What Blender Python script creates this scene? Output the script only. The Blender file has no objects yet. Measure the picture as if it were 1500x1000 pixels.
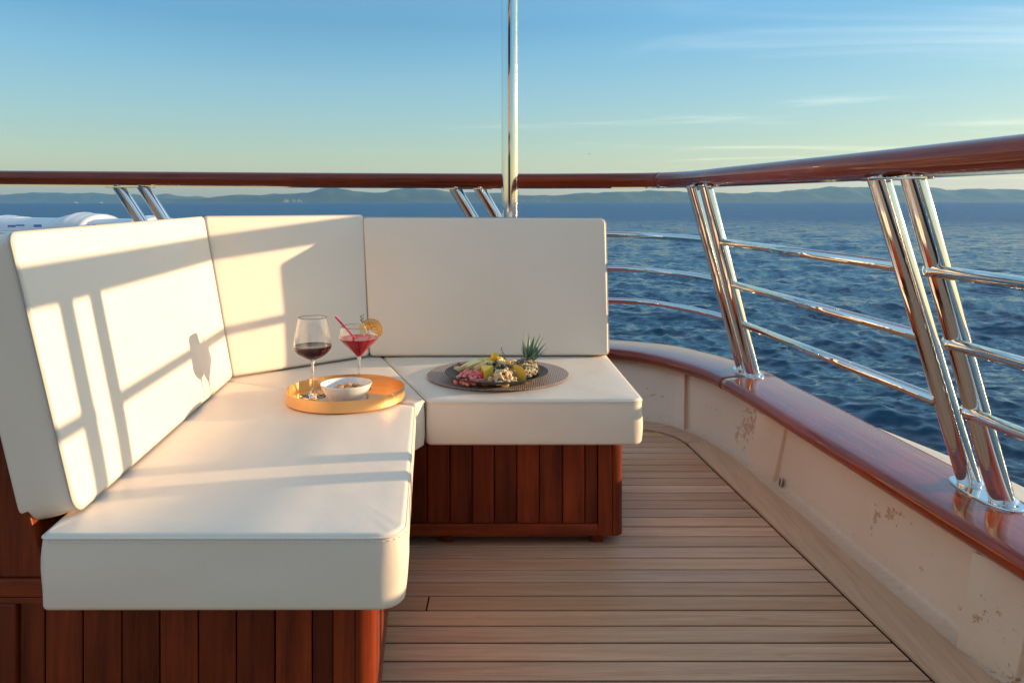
import bpy, bmesh, math, random
import numpy as np
from mathutils import Vector, Matrix
random.seed(7)
S = bpy.context.scene
COL = S.collection
R = math.radians

# ------------------------------------------------------------------ camera
cam = bpy.data.objects.new('camera', bpy.data.cameras.new('camera'))
COL.objects.link(cam)
cam.data.sensor_width = 36.0
cam.data.lens = 27.6
cam.data.shift_y = -0.136
cam.data.clip_start = 0.05
cam.data.clip_end = 40000
cam.location = (0, 0, 1.05)
cam.rotation_euler = (R(90), R(0.04), 0)
S.camera = cam

# ------------------------------------------------------------------ light
SUN_EL, SUN_AZ = R(7.4), R(77.6)        # azimuth clockwise from +Y
sdir = Vector((math.cos(SUN_EL)*math.sin(SUN_AZ), math.cos(SUN_EL)*math.cos(SUN_AZ), math.sin(SUN_EL)))
sun = bpy.data.objects.new('sun', bpy.data.lights.new('sun', 'SUN'))
COL.objects.link(sun)
sun.data.energy = 2.0
sun.data.angle = R(0.53)
sun.data.color = (1.0, 0.70, 0.42)
sun.rotation_euler = sdir.to_track_quat('Z', 'Y').to_euler()
sun.location = sdir*50

W = bpy.data.worlds.new('World'); S.world = W; W.use_nodes = True
wn, wl = W.node_tree.nodes, W.node_tree.links
wn.clear()
wo = wn.new('ShaderNodeOutputWorld'); bg = wn.new('ShaderNodeBackground')
sky = wn.new('ShaderNodeTexSky'); sky.sky_type = 'NISHITA'; sky.sun_disc = False
sky.sun_elevation = SUN_EL; sky.sun_rotation = SUN_AZ
sky.altitude = 0; sky.air_density = 1.0; sky.dust_density = 1.0; sky.ozone_density = 1.5
bg.inputs['Strength'].default_value = 0.15
# thin cirrus wisps low over the sea
tc = wn.new('ShaderNodeTexCoord'); sep = wn.new('ShaderNodeSeparateXYZ')
wl.new(tc.outputs['Generated'], sep.inputs[0])
def wm(op, a, b=None, c=None, clamp=False):
    n = wn.new('ShaderNodeMath'); n.operation = op; n.use_clamp = clamp
    for i, v in enumerate((a, b, c)):
        if v is None: continue
        if isinstance(v, (int, float)): n.inputs[i].default_value = v
        else: wl.new(v, n.inputs[i])
    return n.outputs[0]
zz = wm('MAXIMUM', sep.outputs[2], 0.012)
px = wm('DIVIDE', sep.outputs[0], zz); py = wm('DIVIDE', sep.outputs[1], zz)
cmb = wn.new('ShaderNodeCombineXYZ'); wl.new(px, cmb.inputs[0]); wl.new(py, cmb.inputs[1])
mp = wn.new('ShaderNodeMapping'); mp.inputs['Scale'].default_value = (0.42, 0.70, 1); mp.inputs['Rotation'].default_value = (0, 0, R(-24))
mp.inputs['Location'].default_value = (3.1, 1.7, 0)
wl.new(cmb.outputs[0], mp.inputs[0])
nz = wn.new('ShaderNodeTexNoise'); nz.inputs['Scale'].default_value = 0.55; nz.inputs['Detail'].default_value = 9
nz.inputs['Roughness'].default_value = 0.58; nz.inputs['Distortion'].default_value = 0.7
wl.new(mp.outputs[0], nz.inputs['Vector'])
cov = wm('MULTIPLY_ADD', sep.outputs[0], 0.20, -0.03)          # more veil towards the sun side
cl = wm('ADD', nz.outputs[0], cov)
clr = wn.new('ShaderNodeMapRange'); clr.inputs['From Min'].default_value = 0.55; clr.inputs['From Max'].default_value = 0.84
clr.interpolation_type = 'SMOOTHSTEP'
wl.new(cl, clr.inputs['Value'])
fade = wn.new('ShaderNodeMapRange'); fade.inputs['From Min'].default_value = 0.42; fade.inputs['From Max'].default_value = 0.10
wl.new(sep.outputs[2], fade.inputs['Value'])
fac = wm('MULTIPLY', wm('MULTIPLY', clr.outputs[0], fade.outputs[0]), 0.55)
lum = wn.new('ShaderNodeMixRGB'); lum.blend_type = 'MIX'
cc = wn.new('ShaderNodeMixRGB'); cc.blend_type = 'ADD'; cc.inputs[0].default_value = 1
wl.new(sky.outputs[0], cc.inputs[1]); cc.inputs[2].default_value = (1.1, 0.75, 0.45, 1)
wl.new(fac, lum.inputs[0]); wl.new(sky.outputs[0], lum.inputs[1]); wl.new(cc.outputs[0], lum.inputs[2])
tr = wn.new('ShaderNodeValToRGB'); cr = tr.color_ramp
cr.elements[0].position = 0.0; cr.elements[0].color = (.54, .53, .52, 1)
cr.elements[1].position = 1.0; cr.elements[1].color = (1.05, .93, .80, 1)
for p_, c_ in ((.08, (.36, .42, .47, 1)), (.22, (.195, .335, .435, 1)), (.40, (.40, .50, .56, 1)), (.62, (.88, .84, .78, 1))):
    e_ = cr.elements.new(p_); e_.color = c_
wl.new(sep.outputs[2], tr.inputs[0])
tm = wn.new('ShaderNodeMixRGB'); tm.blend_type = 'MULTIPLY'; tm.inputs[0].default_value = 1
wl.new(sky.outputs[0], tm.inputs[1]); wl.new(tr.outputs[0], tm.inputs[2])
bw = wn.new('ShaderNodeRGBToBW'); wl.new(sky.outputs[0], bw.inputs[0])
cf = wm('MINIMUM', wm('POWER', wm('DIVIDE', 2.2, wm('MAXIMUM', bw.outputs[0], .01)), .55), 1.0)   # even out the glow round the sun
tv = wn.new('ShaderNodeVectorMath'); tv.operation = 'SCALE'; wl.new(tm.outputs[0], tv.inputs[0]); wl.new(cf, tv.inputs['Scale'])
ca = wn.new('ShaderNodeMixRGB'); ca.blend_type = 'ADD'; wl.new(fac, ca.inputs[0]); wl.new(tv.outputs[0], ca.inputs[1]); ca.inputs[2].default_value = (1.35, 1.0, .62, 1)
wl.new(ca.outputs[0], bg.inputs[0]); wl.new(bg.outputs[0], wo.inputs[0])

S.view_settings.view_transform = 'Standard'
S.view_settings.look = 'None'
S.view_settings.exposure = 2.08
S.view_settings.gamma = 1.0
S.view_settings.use_curve_mapping = False
S.render.engine = 'CYCLES'
S.cycles.max_bounces = 10
S.cycles.transparent_max_bounces = 12
S.cycles.volume_bounces = 0
S.cycles.caustics_reflective = True

# ------------------------------------------------------------------ node helper
class NT:
    def __init__(s, name):
        s.m = bpy.data.materials.new(name); s.m.use_nodes = True
        s.n, s.l = s.m.node_tree.nodes, s.m.node_tree.links
        s.b = s.n['Principled BSDF']
    def new(s, t, **k):
        n = s.n.new(t)
        for a, v in k.items(): setattr(n, a, v)
        return n
    def put(s, sock, v):
        if isinstance(v, (int, float)): sock.default_value = v
        elif isinstance(v, (tuple, list)): sock.default_value = v if len(v) == len(sock.default_value) else (*v, 1)
        else: s.l.new(v, sock)
    def coord(s, kind='Object', scale=(1, 1, 1), rot=(0, 0, 0), rnd=False):
        t = s.new('ShaderNodeTexCoord'); mp = s.new('ShaderNodeMapping')
        mp.inputs['Scale'].default_value = scale; mp.inputs['Rotation'].default_value = rot
        s.l.new(t.outputs[kind], mp.inputs[0])
        if rnd:
            oi = s.new('ShaderNodeObjectInfo'); mu = s.math('MULTIPLY', oi.outputs['Random'], 37.0)
            cb = s.new('ShaderNodeCombineXYZ')
            for i in range(3): s.l.new(mu, cb.inputs[i])
            va = s.new('ShaderNodeVectorMath', operation='ADD'); s.l.new(mp.outputs[0], va.inputs[0]); s.l.new(cb.outputs[0], va.inputs[1])
            return va.outputs[0]
        return mp.outputs[0]
    def rand(s): return s.new('ShaderNodeObjectInfo').outputs['Random']
    def math(s, op, a, b=None, c=None, clamp=False):
        n = s.new('ShaderNodeMath', operation=op); n.use_clamp = clamp
        for i, v in enumerate((a, b, c)):
            if v is not None: s.put(n.inputs[i], v)
        return n.outputs[0]
    def noise(s, vec, scale, detail=4, rough=.5, dist=0):
        n = s.new('ShaderNodeTexNoise')
        n.inputs['Scale'].default_value = scale; n.inputs['Detail'].default_value = detail
        n.inputs['Roughness'].default_value = rough; n.inputs['Distortion'].default_value = dist
        s.l.new(vec, n.inputs['Vector']); return n.outputs[0]
    def ramp(s, f, a, b, lo=0., hi=1.):
        n = s.new('ShaderNodeMapRange'); n.inputs['From Min'].default_value = a; n.inputs['From Max'].default_value = b
        n.inputs['To Min'].default_value = lo; n.inputs['To Max'].default_value = hi
        s.put(n.inputs['Value'], f); return n.outputs[0]
    def mix(s, f, a, b, mode='MIX'):
        n = s.new('ShaderNodeMixRGB', blend_type=mode)
        s.put(n.inputs[0], f); s.put(n.inputs[1], a); s.put(n.inputs[2], b); return n.outputs[0]
    def bump(s, h, strength=.2, dist=.01, prev=None):
        n = s.new('ShaderNodeBump'); n.inputs['Strength'].default_value = strength; n.inputs['Distance'].default_value = dist
        s.put(n.inputs['Height'], h)
        if prev is not None: s.l.new(prev, n.inputs['Normal'])
        return n.outputs[0]
    def set(s, **k):
        names = dict(col='Base Color', rough='Roughness', metal='Metallic', coat='Coat Weight', coatr='Coat Roughness', ior='IOR',
                     trans='Transmission Weight', normal='Normal', sss='Subsurface Weight', sheen='Sheen Weight', spec='Specular IOR Level',
                     coatn='Coat Normal', alpha='Alpha')
        for a, v in k.items(): s.put(s.b.inputs[names[a]], v)
        return s.m

def mat_simple(name, col, rough=.5, metal=0., **k):
    t = NT(name); return t.set(col=col, rough=rough, metal=metal, **k)

def mat_vinyl():
    t = NT('cream_vinyl')
    v = t.coord()
    n1 = t.noise(v, 2.2, 3, .5, .6); n2 = t.noise(v, 14, 3, .5); v2 = t.new('ShaderNodeTexVoronoi'); v2.inputs['Scale'].default_value = 620
    t.l.new(v, v2.inputs['Vector'])
    bp = t.bump(n1, .22, .03); bp = t.bump(n2, .22, .006, bp); bp = t.bump(v2.outputs['Distance'], .10, .0006, bp)
    c = t.mix(t.ramp(n1, .3, .7), (.88, .755, .61, 1), (.86, .725, .575, 1))
    return t.set(col=c, rough=t.ramp(n2, .3, .7, .36, .46), normal=bp, spec=.45)

def mat_mahogany(name, kind, scale, dark=(.065, .010, .0035), light=(.24, .045, .011), rough=.12, coat=1.0, bs=.1, span=.5):
    t = NT(name)
    v = t.coord(kind, scale, rnd=True)
    g = t.noise(v, 1.0, 8, .62, .35); f = t.noise(v, 4.5, 4, .7)
    vb = t.coord('Object', (1, 1, 1), rnd=True); big = t.noise(vb, 5, 3)
    k = t.math('ADD', t.math('MULTIPLY', g, .7), t.math('MULTIPLY', f, .3))
    c = t.mix(t.ramp(k, .34, .66), (*dark, 1), (*light, 1))
    br = t.ramp(t.rand(), 0, 1, 1-span, 1+span)
    br = t.math('MULTIPLY', br, t.ramp(big, .3, .7, .85, 1.15))
    hsv = t.new('ShaderNodeHueSaturation'); t.l.new(br, hsv.inputs['Value']); t.l.new(c, hsv.inputs['Color'])
    bp = t.bump(t.noise(vb, 9, 4), .05, .003)
    bp2 = t.bump(f, bs, .0006, bp)
    return t.set(col=hsv.outputs[0], spec=.15, rough=rough+.18, coat=coat*.6, coatr=rough*.5, normal=bp2, coatn=bp)

def mat_teak(name='oiled_teak', scale=(1.6, 38, 38), base=((.44, .20, .10), (.77, .43, .235))):
    t = NT(name)
    v = t.coord('Object', scale, rnd=True)
    g = t.noise(v, 1.0, 8, .65, .5); f = t.noise(v, 6, 3, .7)
    k = t.math('ADD', t.math('MULTIPLY', g, .65), t.math('MULTIPLY', f, .35))
    c = t.mix(t.ramp(k, .32, .68), (*base[0], 1), (*base[1], 1))
    vb = t.coord('Object', (1, 1, 1)); big = t.noise(vb, 2.3, 5, .6)
    c = t.mix(t.ramp(big, .35, .75, 0, .28), c, (.46, .31, .20, 1))
    kn = t.noise(t.coord('Object', (3.2, 14, 14), rnd=True), 1.4, 2, .5)
    c = t.mix(t.ramp(kn, .70, .78, 0, .45), c, (.16, .075, .035, 1))
    hsv = t.new('ShaderNodeHueSaturation'); t.l.new(t.ramp(t.rand(), 0, 1, .80, 1.17), hsv.inputs['Value'])
    t.l.new(t.ramp(t.math('FRACT', t.math('MULTIPLY', t.rand(), 7.3)), 0, 1, .9, 1.08), hsv.inputs['Saturation']); t.l.new(c, hsv.inputs['Color'])
    return t.set(col=hsv.outputs[0], rough=t.ramp(big, .3, .7, .42, .62), normal=t.bump(k, .35, .0012), spec=.4)

def mat_chrome():
    t = NT('polished_steel')
    v = t.coord()
    n = t.noise(v, 3.0, 3); s2 = t.noise(v, 60, 4)
    return t.set(col=(.78, .76, .73), metal=1.0, rough=t.ramp(s2, .35, .75, .035, .09), normal=t.bump(n, .012, .01))

def mat_paint():
    t = NT('cream_hull_paint')
    v = t.coord()
    n1 = t.noise(v, 3, 5, .6); n2 = t.noise(v, 46, 6, .65); n3 = t.noise(v, 130, 3, .6)
    c = t.mix(t.ramp(n1, .3, .7), (.78, .545, .37, 1), (.82, .60, .43, 1))
    # dirt low down by the waterway
    sp = t.new('ShaderNodeSeparateXYZ'); t.l.new(v, sp.inputs[0])
    low = t.ramp(sp.outputs[2], .045, -.02)
    c = t.mix(t.math('MULTIPLY', low, t.ramp(n2, .35, .7, .05, .55)), c, (.50, .36, .21, 1))
    # rust patches with a place and shape of their own
    tot = None
    for (x, y, z, rx, rz, st) in ((.92, 3.24, .13, .10, .11, 1.0), (.905, 3.30, .08, .05, .06, .9), (1.085, 2.27, .150, .05, .035, 1.0), (1.07, 2.33, .115, .03, .06, .95),
                                  (1.08, 2.21, .165, .05, .02, .8), (1.09, 2.1, .07, .04, .03, .6), (1.11, 1.78, .10, .06, .05, .62), (1.13, 1.90, .04, .08, .03, .62),
                                  (.73, 3.86, .10, .05, .02, .7), (1.10, 1.72, .00, .05, .05, .75), (.86, 3.55, .12, .05, .03, .6)):
        dx = t.math('DIVIDE', t.math('SUBTRACT', sp.outputs[1], y), rx)
        dz = t.math('DIVIDE', t.math('SUBTRACT', sp.outputs[2], z), rz)
        d = t.math('SQRT', t.math('ADD', t.math('MULTIPLY', dx, dx), t.math('MULTIPLY', dz, dz)))
        g = t.math('MULTIPLY', t.ramp(d, 1.25, .1), st)
        tot = g if tot is None else t.math('MAXIMUM', tot, g)
    thr = t.math('ADD', t.math('MULTIPLY', n2, .75), t.math('MULTIPLY', n3, .25))
    m = t.ramp(t.math('ADD', thr, t.math('MULTIPLY', tot, .205)), .645, .68)
    m2 = t.ramp(t.math('ADD', thr, t.math('MULTIPLY', low, .04)), .665, .69)
    rc = t.mix(t.ramp(n3, .4, .6), (.66, .27, .08, 1), (.42, .14, .04, 1))
    c = t.mix(t.math('MULTIPLY', m, .7), c, rc)
    c = t.mix(t.math('MULTIPLY', m2, .85), c, (.22, .07, .035, 1))
    halo = t.ramp(t.math('ADD', t.math('MULTIPLY', n1, .5), t.math('MULTIPLY', tot, .3)), .45, .75)
    c = t.mix(t.math('MULTIPLY', halo, .35), c, (.66, .44, .26, 1))
    return t.set(col=c, rough=t.ramp(n1, .3, .7, .32, .45), normal=t.bump(t.math('ADD', n1, t.math('MULTIPLY', m, -.15)), .25, .006))

def mat_glass(name='clear_glass'):
    t = NT(name); return t.set(col=(1, 1, 1), rough=0.0, trans=1.0, ior=1.48)

M = {}
M['vinyl'] = mat_vinyl()
M['piping'] = mat_simple('grey_piping', (.42, .39, .34), .5)
M['stitch'] = mat_simple('pale_thread', (.82, .79, .72), .7)
M['mah_uv'] = mat_mahogany('varnished_mahogany_rail', 'UV', (1.2, 40, 1), dark=(.14, .015, .005), light=(.43, .058, .011), rough=.05, bs=.05, span=.12)
M['mah_v'] = mat_mahogany('varnished_mahogany_board', 'Object', (34, 34, 2.2), dark=(.075, .010, .003), light=(.27, .040, .008), rough=.22, coat=.5, span=.42)
M['mah_x'] = mat_mahogany('varnished_mahogany_crossboard', 'Object', (2.2, 34, 34), dark=(.13, .018, .005), light=(.34, .054, .011), rough=.2, coat=.5, span=.15)
M['teak'] = mat_teak()
M['teak_y'] = mat_teak('oiled_teak_margin', (38, 1.6, 38), ((.54, .27, .13), (.80, .49, .27)))
M['caulk'] = mat_simple('black_caulk', (.010, .010, .011), .7, spec=.08)
M['steel'] = mat_chrome()
M['paint'] = mat_paint()
M['white'] = mat_simple('white_gelcoat', (.80, .79, .78), .25, coat=.4)
M['glass'] = mat_glass()
M['dark'] = mat_simple('dark_gap', (.02, .012, .01), .7)

# ------------------------------------------------------------------ mesh helpers
def tag(o, label=None, cat=None, group=None, kind=None):
    if label: o['label'] = label
    if cat: o['category'] = cat
    if group: o['group'] = group
    if kind: o['kind'] = kind
    return o
def mesh(name, vs, fs, mat=None, smooth=False, uvs=None):
    me = bpy.data.meshes.new(name); me.from_pydata([tuple(v) for v in vs], [], fs)
    if smooth: me.polygons.foreach_set('use_smooth', [True]*len(me.polygons))
    if mat: me.materials.append(mat)
    if uvs is not None:
        ul = me.uv_layers.new(name='UVMap')
        for p in me.polygons:
            for li in p.loop_indices: ul.data[li].uv = uvs[p.index][li-p.loop_start]
    me.update(); return me
def link(name, me, parent=None, loc=None):
    o = bpy.data.objects.new(name, me); COL.objects.link(o)
    if parent: o.parent = parent
    if loc is not None: o.location = loc
    return o
def empty(name, loc=(0, 0, 0), label=None, cat=None, group=None, kind=None):
    o = bpy.data.objects.new(name, None); COL.objects.link(o); o.location = loc; o.empty_display_size = .1
    return tag(o, label, cat, group, kind)
def bevel(o, w=.002, seg=2):
    m = o.modifiers.new('bevel', 'BEVEL'); m.width = w; m.segments = seg; m.limit_method = 'ANGLE'; m.angle_limit = R(35)
    return o
class MB:
    """collects shapes of one part"""
    def __init__(s): s.v, s.f = [], []
    def add(s, vs, fs):
        k = len(s.v); s.v += [tuple(v) for v in vs]; s.f += [tuple(i+k for i in f) for f in fs]; return s
    def box(s, a, b):
        (x0, y0, z0), (x1, y1, z1) = a, b
        return s.add([(x0, y0, z0), (x1, y0, z0), (x1, y1, z0), (x0, y1, z0), (x0, y0, z1), (x1, y0, z1), (x1, y1, z1), (x0, y1, z1)],
                     [(0, 3, 2, 1), (4, 5, 6, 7), (0, 1, 5, 4), (1, 2, 6, 5), (2, 3, 7, 6), (3, 0, 4, 7)])
    def prism(s, poly, z0, z1):
        n = len(poly)
        zb = z0 if callable(z0) else (lambda p: z0)
        vs = [(p[0], p[1], z0) for p in poly]+[(p[0], p[1], z1) for p in poly]
        return s.add(vs, [tuple(reversed(range(n))), tuple(range(n, 2*n))]+[(i, (i+1) % n, (i+1) % n+n, i+n) for i in range(n)])
    def lathe(s, prof, seg=48, c=(0, 0, 0)):
        vs = []; fs = []; n = len(prof)
        for k in range(seg):
            a = 2*math.pi*k/seg
            for r, z in prof: vs.append((c[0]+r*math.cos(a), c[1]+r*math.sin(a), c[2]+z))
        for k in range(seg):
            k2 = (k+1) % seg
            for i in range(n-1): fs.append((k*n+i, k2*n+i, k2*n+i+1, k*n+i+1))
        return s.add(vs, fs)
    def tube(s, pts, r, seg=16, caps=True):
        pts = [Vector(p) for p in pts]; n = len(pts); vs = []; fs = []
        rr = r if isinstance(r, (list, tuple)) else [r]*n
        t0 = (pts[1]-pts[0]).normalized()
        up = Vector((0, 0, 1)) if abs(t0.z) < .9 else Vector((1, 0, 0))
        for i, p in enumerate(pts):
            t = (pts[min(i+1, n-1)]-pts[max(i-1, 0)]).normalized()
            sx = t.cross(up).normalized(); up = sx.cross(t).normalized()
            for k in range(seg):
                a = 2*math.pi*k/seg; vs.append(p+(sx*math.cos(a)+up*math.sin(a))*rr[i])
        for i in range(n-1):
            for k in range(seg): k2 = (k+1) % seg; fs.append((i*seg+k, i*seg+k2, (i+1)*seg+k2, (i+1)*seg+k))
        if caps: fs.append(tuple(reversed(range(seg)))); fs.append(tuple(range((n-1)*seg, n*seg)))
        return s.add(vs, fs)
    def ico(s, c, r, sub=2, sc=(1, 1, 1), rot=None, jit=0):
        bm = bmesh.new(); bmesh.ops.create_icosphere(bm, subdivisions=sub, radius=r)
        vs = []
        for v in bm.verts:
            p = Vector((v.co.x*sc[0], v.co.y*sc[1], v.co.z*sc[2]))*(1+random.uniform(-jit, jit))
            if rot: p = rot @ p
            vs.append(p+Vector(c))
        fs = [tuple(v.index for v in f.verts) for f in bm.faces]; bm.free()
        return s.add(vs, fs)
    def build(s, name, mat, parent=None, smooth=False, bev=0, seg=2):
        o = link(name, mesh(name, s.v, s.f, mat, smooth), parent)
        if smooth == 'auto': pass
        if bev: bevel(o, bev, seg)
        return o
def auto_smooth(o, deg=35):
    me = o.data
    me.polygons.foreach_set('use_smooth', [True]*len(me.polygons))
    bm = bmesh.new(); bm.from_mesh(me)
    for e in bm.edges:
        if len(e.link_faces) == 2 and e.calc_face_angle(0) > R(deg): e.smooth = False
    bm.to_mesh(me); bm.free(); return o
def copy_tree(o, parent=None):
    c = o.copy(); COL.objects.link(c)
    if parent: c.parent = parent
    for ch in list(o.children): copy_tree(ch, c)
    return c

def catmull(pts, sub=8):
    P = [Vector(p) for p in pts]; out = []
    for i in range(len(P)-1):
        p0, p1, p2, p3 = P[max(i-1, 0)], P[i], P[i+1], P[min(i+2, len(P)-1)]
        for k in range(sub):
            t = k/sub
            out.append(.5*((2*p1)+(p2-p0)*t+(2*p0-5*p1+4*p2-p3)*t*t+(3*p1-p0-3*p2+p3)*t**3))
    out.append(P[-1]); return out

def sweep(name, path, prof, mat, parent, closed=True, smooth=True, caps=True, up=Vector((0, 0, 1))):
    """profile (side, height) swept along path; side points right of the travel direction; writes a UV of metres along / around"""
    n = len(path); m = len(prof); vs = []; L = [0.]
    for i in range(1, n): L.append(L[-1]+(path[i]-path[i-1]).length)
    A = [0.]
    for j in range(m): A.append(A[-1]+math.dist(prof[j], prof[(j+1) % m]))
    for i, p in enumerate(path):
        t = (path[min(i+1, n-1)]-path[max(i-1, 0)]).normalized(); sx = t.cross(up).normalized(); u2 = sx.cross(t).normalized()
        pr = prof
        for (a, b) in pr: vs.append(p+sx*a+u2*b)
    fs = []; uv = []
    mm = m if closed else m-1
    for i in range(n-1):
        for j in range(mm):
            j2 = (j+1) % m
            fs.append((i*m+j, i*m+j2, (i+1)*m+j2, (i+1)*m+j)); uv.append([(L[i], A[j]), (L[i], A[j+1]), (L[i+1], A[j+1]), (L[i+1], A[j])])
    if caps and closed:
        fs.append(tuple(reversed(range(m)))); uv.append([(0, 0)]*m)
        fs.append(tuple(range((n-1)*m, n*m))); uv.append([(0, 0)]*m)
    o = link(name, mesh(name, vs, fs, mat, smooth, uv), parent)
    return o
def loft(name, rows, mat, parent, closed=False, smooth=True, caps=False):
    """rows: list of stations, each a list of points; UV in metres"""
    n = len(rows); m = len(rows[0]); vs = [p for r in rows for p in r]; fs = []; uv = []
    L = [0.]
    for i in range(1, n): L.append(L[-1]+(Vector(rows[i][0])-Vector(rows[i-1][0])).length)
    mm = m if closed else m-1
    for i in range(n-1):
        A = 0.
        for j in range(mm):
            j2 = (j+1) % m; d = (Vector(rows[i][j2])-Vector(rows[i][j])).length
            fs.append((i*m+j, i*m+j2, (i+1)*m+j2, (i+1)*m+j)); uv.append([(L[i], A), (L[i], A+d), (L[i+1], A+d), (L[i+1], A)]); A += d
    if caps:
        fs.append(tuple(reversed(range(m)))); uv.append([(0, 0)]*m); fs.append(tuple(range((n-1)*m, n*m))); uv.append([(0, 0)]*m)
    return link(name, mesh(name, vs, fs, mat, smooth, uv), parent)

def round_poly(pts, rad, seg=7):
    """counter-clockwise polygon with a rounding radius per corner"""
    out = []; n = len(pts)
    if isinstance(rad, (int, float)): rad = [rad]*n
    for i in range(n):
        p = Vector(pts[i]).to_2d() if len(pts[i]) > 2 else Vector(pts[i]); a = Vector(pts[i-1]); b = Vector(pts[(i+1) % n])
        d1 = (a-p).normalized(); d2 = (b-p).normalized(); r = rad[i]
        ang = math.acos(max(-1, min(1, d1.dot(d2)))); off = r/math.tan(ang/2)
        s, e = p+d1*off, p+d2*off; cen = p+(d1+d2).normalized()*(r/math.sin(ang/2))
        a0 = math.atan2(*(s-cen).yx); a1 = math.atan2(*(e-cen).yx)
        while a1 < a0: a1 += 2*math.pi
        if a1-a0 > math.pi: a1 -= 2*math.pi
        for k in range(seg+1):
            t = a0+(a1-a0)*k/seg; out.append(cen+Vector((math.cos(t), math.sin(t)))*r)
    return out
def resample(poly, step):
    out = []; n = len(poly)
    for i in range(n):
        a, b = poly[i], poly[(i+1) % n]; d = (b-a).length; k = max(1, int(d/step))
        for j in range(k): out.append(a+(b-a)*(j/k))
    return out
def normals2d(poly):
    n = len(poly); out = []
    for i in range(n):
        t = (poly[(i+1) % n]-poly[i-1]).normalized(); out.append(Vector((t.y, -t.x)))
    return out

def cushion(name, outline, rad, T, bev, mapf, label, cat='cushion', puff=.008, bulge=.005, wob=.0015, seam_depth=None, group=None, stitches=(0, 1), seedv=0):
    rad = [max(q, bev+.003) for q in (rad if isinstance(rad, (list, tuple)) else [rad]*len(outline))]
    poly = resample(round_poly(outline, rad), .05); nn = normals2d(poly); n = len(poly)
    cen = sum(poly, Vector((0, 0)))/n
    rnd = random.Random(seedv)
    ph = [rnd.uniform(0, 6.28) for _ in range(6)]
    def w(i, d):      # slow waviness of the stuffed sides
        s = i/n*2*math.pi
        return wob*(math.sin(5*s+ph[0]+d*20)+.7*math.sin(11*s+ph[1]-d*31)+.4*math.sin(23*s+ph[2]))
    rings = []
    for sc in (.25, .5, .75, .9):
        rings.append([((cen+(p-q*bev-cen)*sc), puff*(1-sc**2.5)) for p, q in zip(poly, nn)])
    for k in range(6):
        a = k/5*math.pi/2
        rings.append([(p-q*bev*(1-math.sin(a)), -bev*(1-math.cos(a))+.0006*math.cos(a)*math.sin(i*2.1+ph[3])*(.5+.5*math.sin(i*.23+ph[4]))) for i, (p, q) in enumerate(zip(poly, nn))])
    ns = 7
    for k in range(1, ns):
        t = k/ns; z = -(bev+(T-2*bev)*t)
        rings.append([(p+q*(bulge*math.sin(math.pi*t)+w(i, z)*math.sin(math.pi*t)), z) for i, (p, q) in enumerate(zip(poly, nn))])
    for k in range(6):
        a = k/5*math.pi/2
        rings.append([(p-q*bev*(1-math.cos(a)), -(T-bev)-bev*math.sin(a)) for p, q in zip(poly, nn)])
    vs = [mapf(cen.x, cen.y, puff)]; fs = []
    for r in rings: vs += [mapf(p.x, p.y, z) for p, z in r]
    for i in range(n): fs.append((0, 1+i, 1+(i+1) % n))
    for k in range(len(rings)-1):
        a = 1+k*n; b = a+n
        for i in range(n): j = (i+1) % n; fs.append((a+i, b+i, b+j, a+j))
    a = 1+(len(rings)-1)*n; fs.append(tuple(reversed(range(a, a+n))))
    root = empty(name, mapf(cen.x, cen.y, -T)); tag(root, label, cat, group)
    inv = Matrix.Translation(-root.location)
    def put(o): o.matrix_parent_inverse = inv; return o
    put(link('cover', mesh('cover', vs, fs, M['vinyl'], True), root))
    # piping along the front edge, slightly proud
    pts = [mapf((p+q*.0005).x, (p+q*.0005).y, -(seam_depth or bev*.75)) for p, q in zip(poly, nn)]
    mb = MB(); mb.tube(pts+[pts[0]], .0021, 8, caps=False); put(mb.build('piping', M['piping'] if name == 'back_cushion' else M['vinyl'], root, True))
    # dashes of thread beside the seam
    mb = MB(); fine = resample(poly, .0085); fn = normals2d(fine); m = len(fine)
    for i in range(0, m):
        p = fine[i]; t = (fine[(i+1) % m]-p)
        if t.length < .003: continue
        d = t.normalized()
        for off in (.0062,):
            z = -(seam_depth or bev*.75)-off
            A = mapf(*(p+fn[i]*.0012), z); B = mapf(*(p+d*.0055+fn[i]*.0012), z)
            mb.tube([A, B], .0009, 4, caps=False)
    put(mb.build('stitching', M['stitch'], root)); root.children[-1]['kind'] = 'stuff'
    return root

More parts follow.
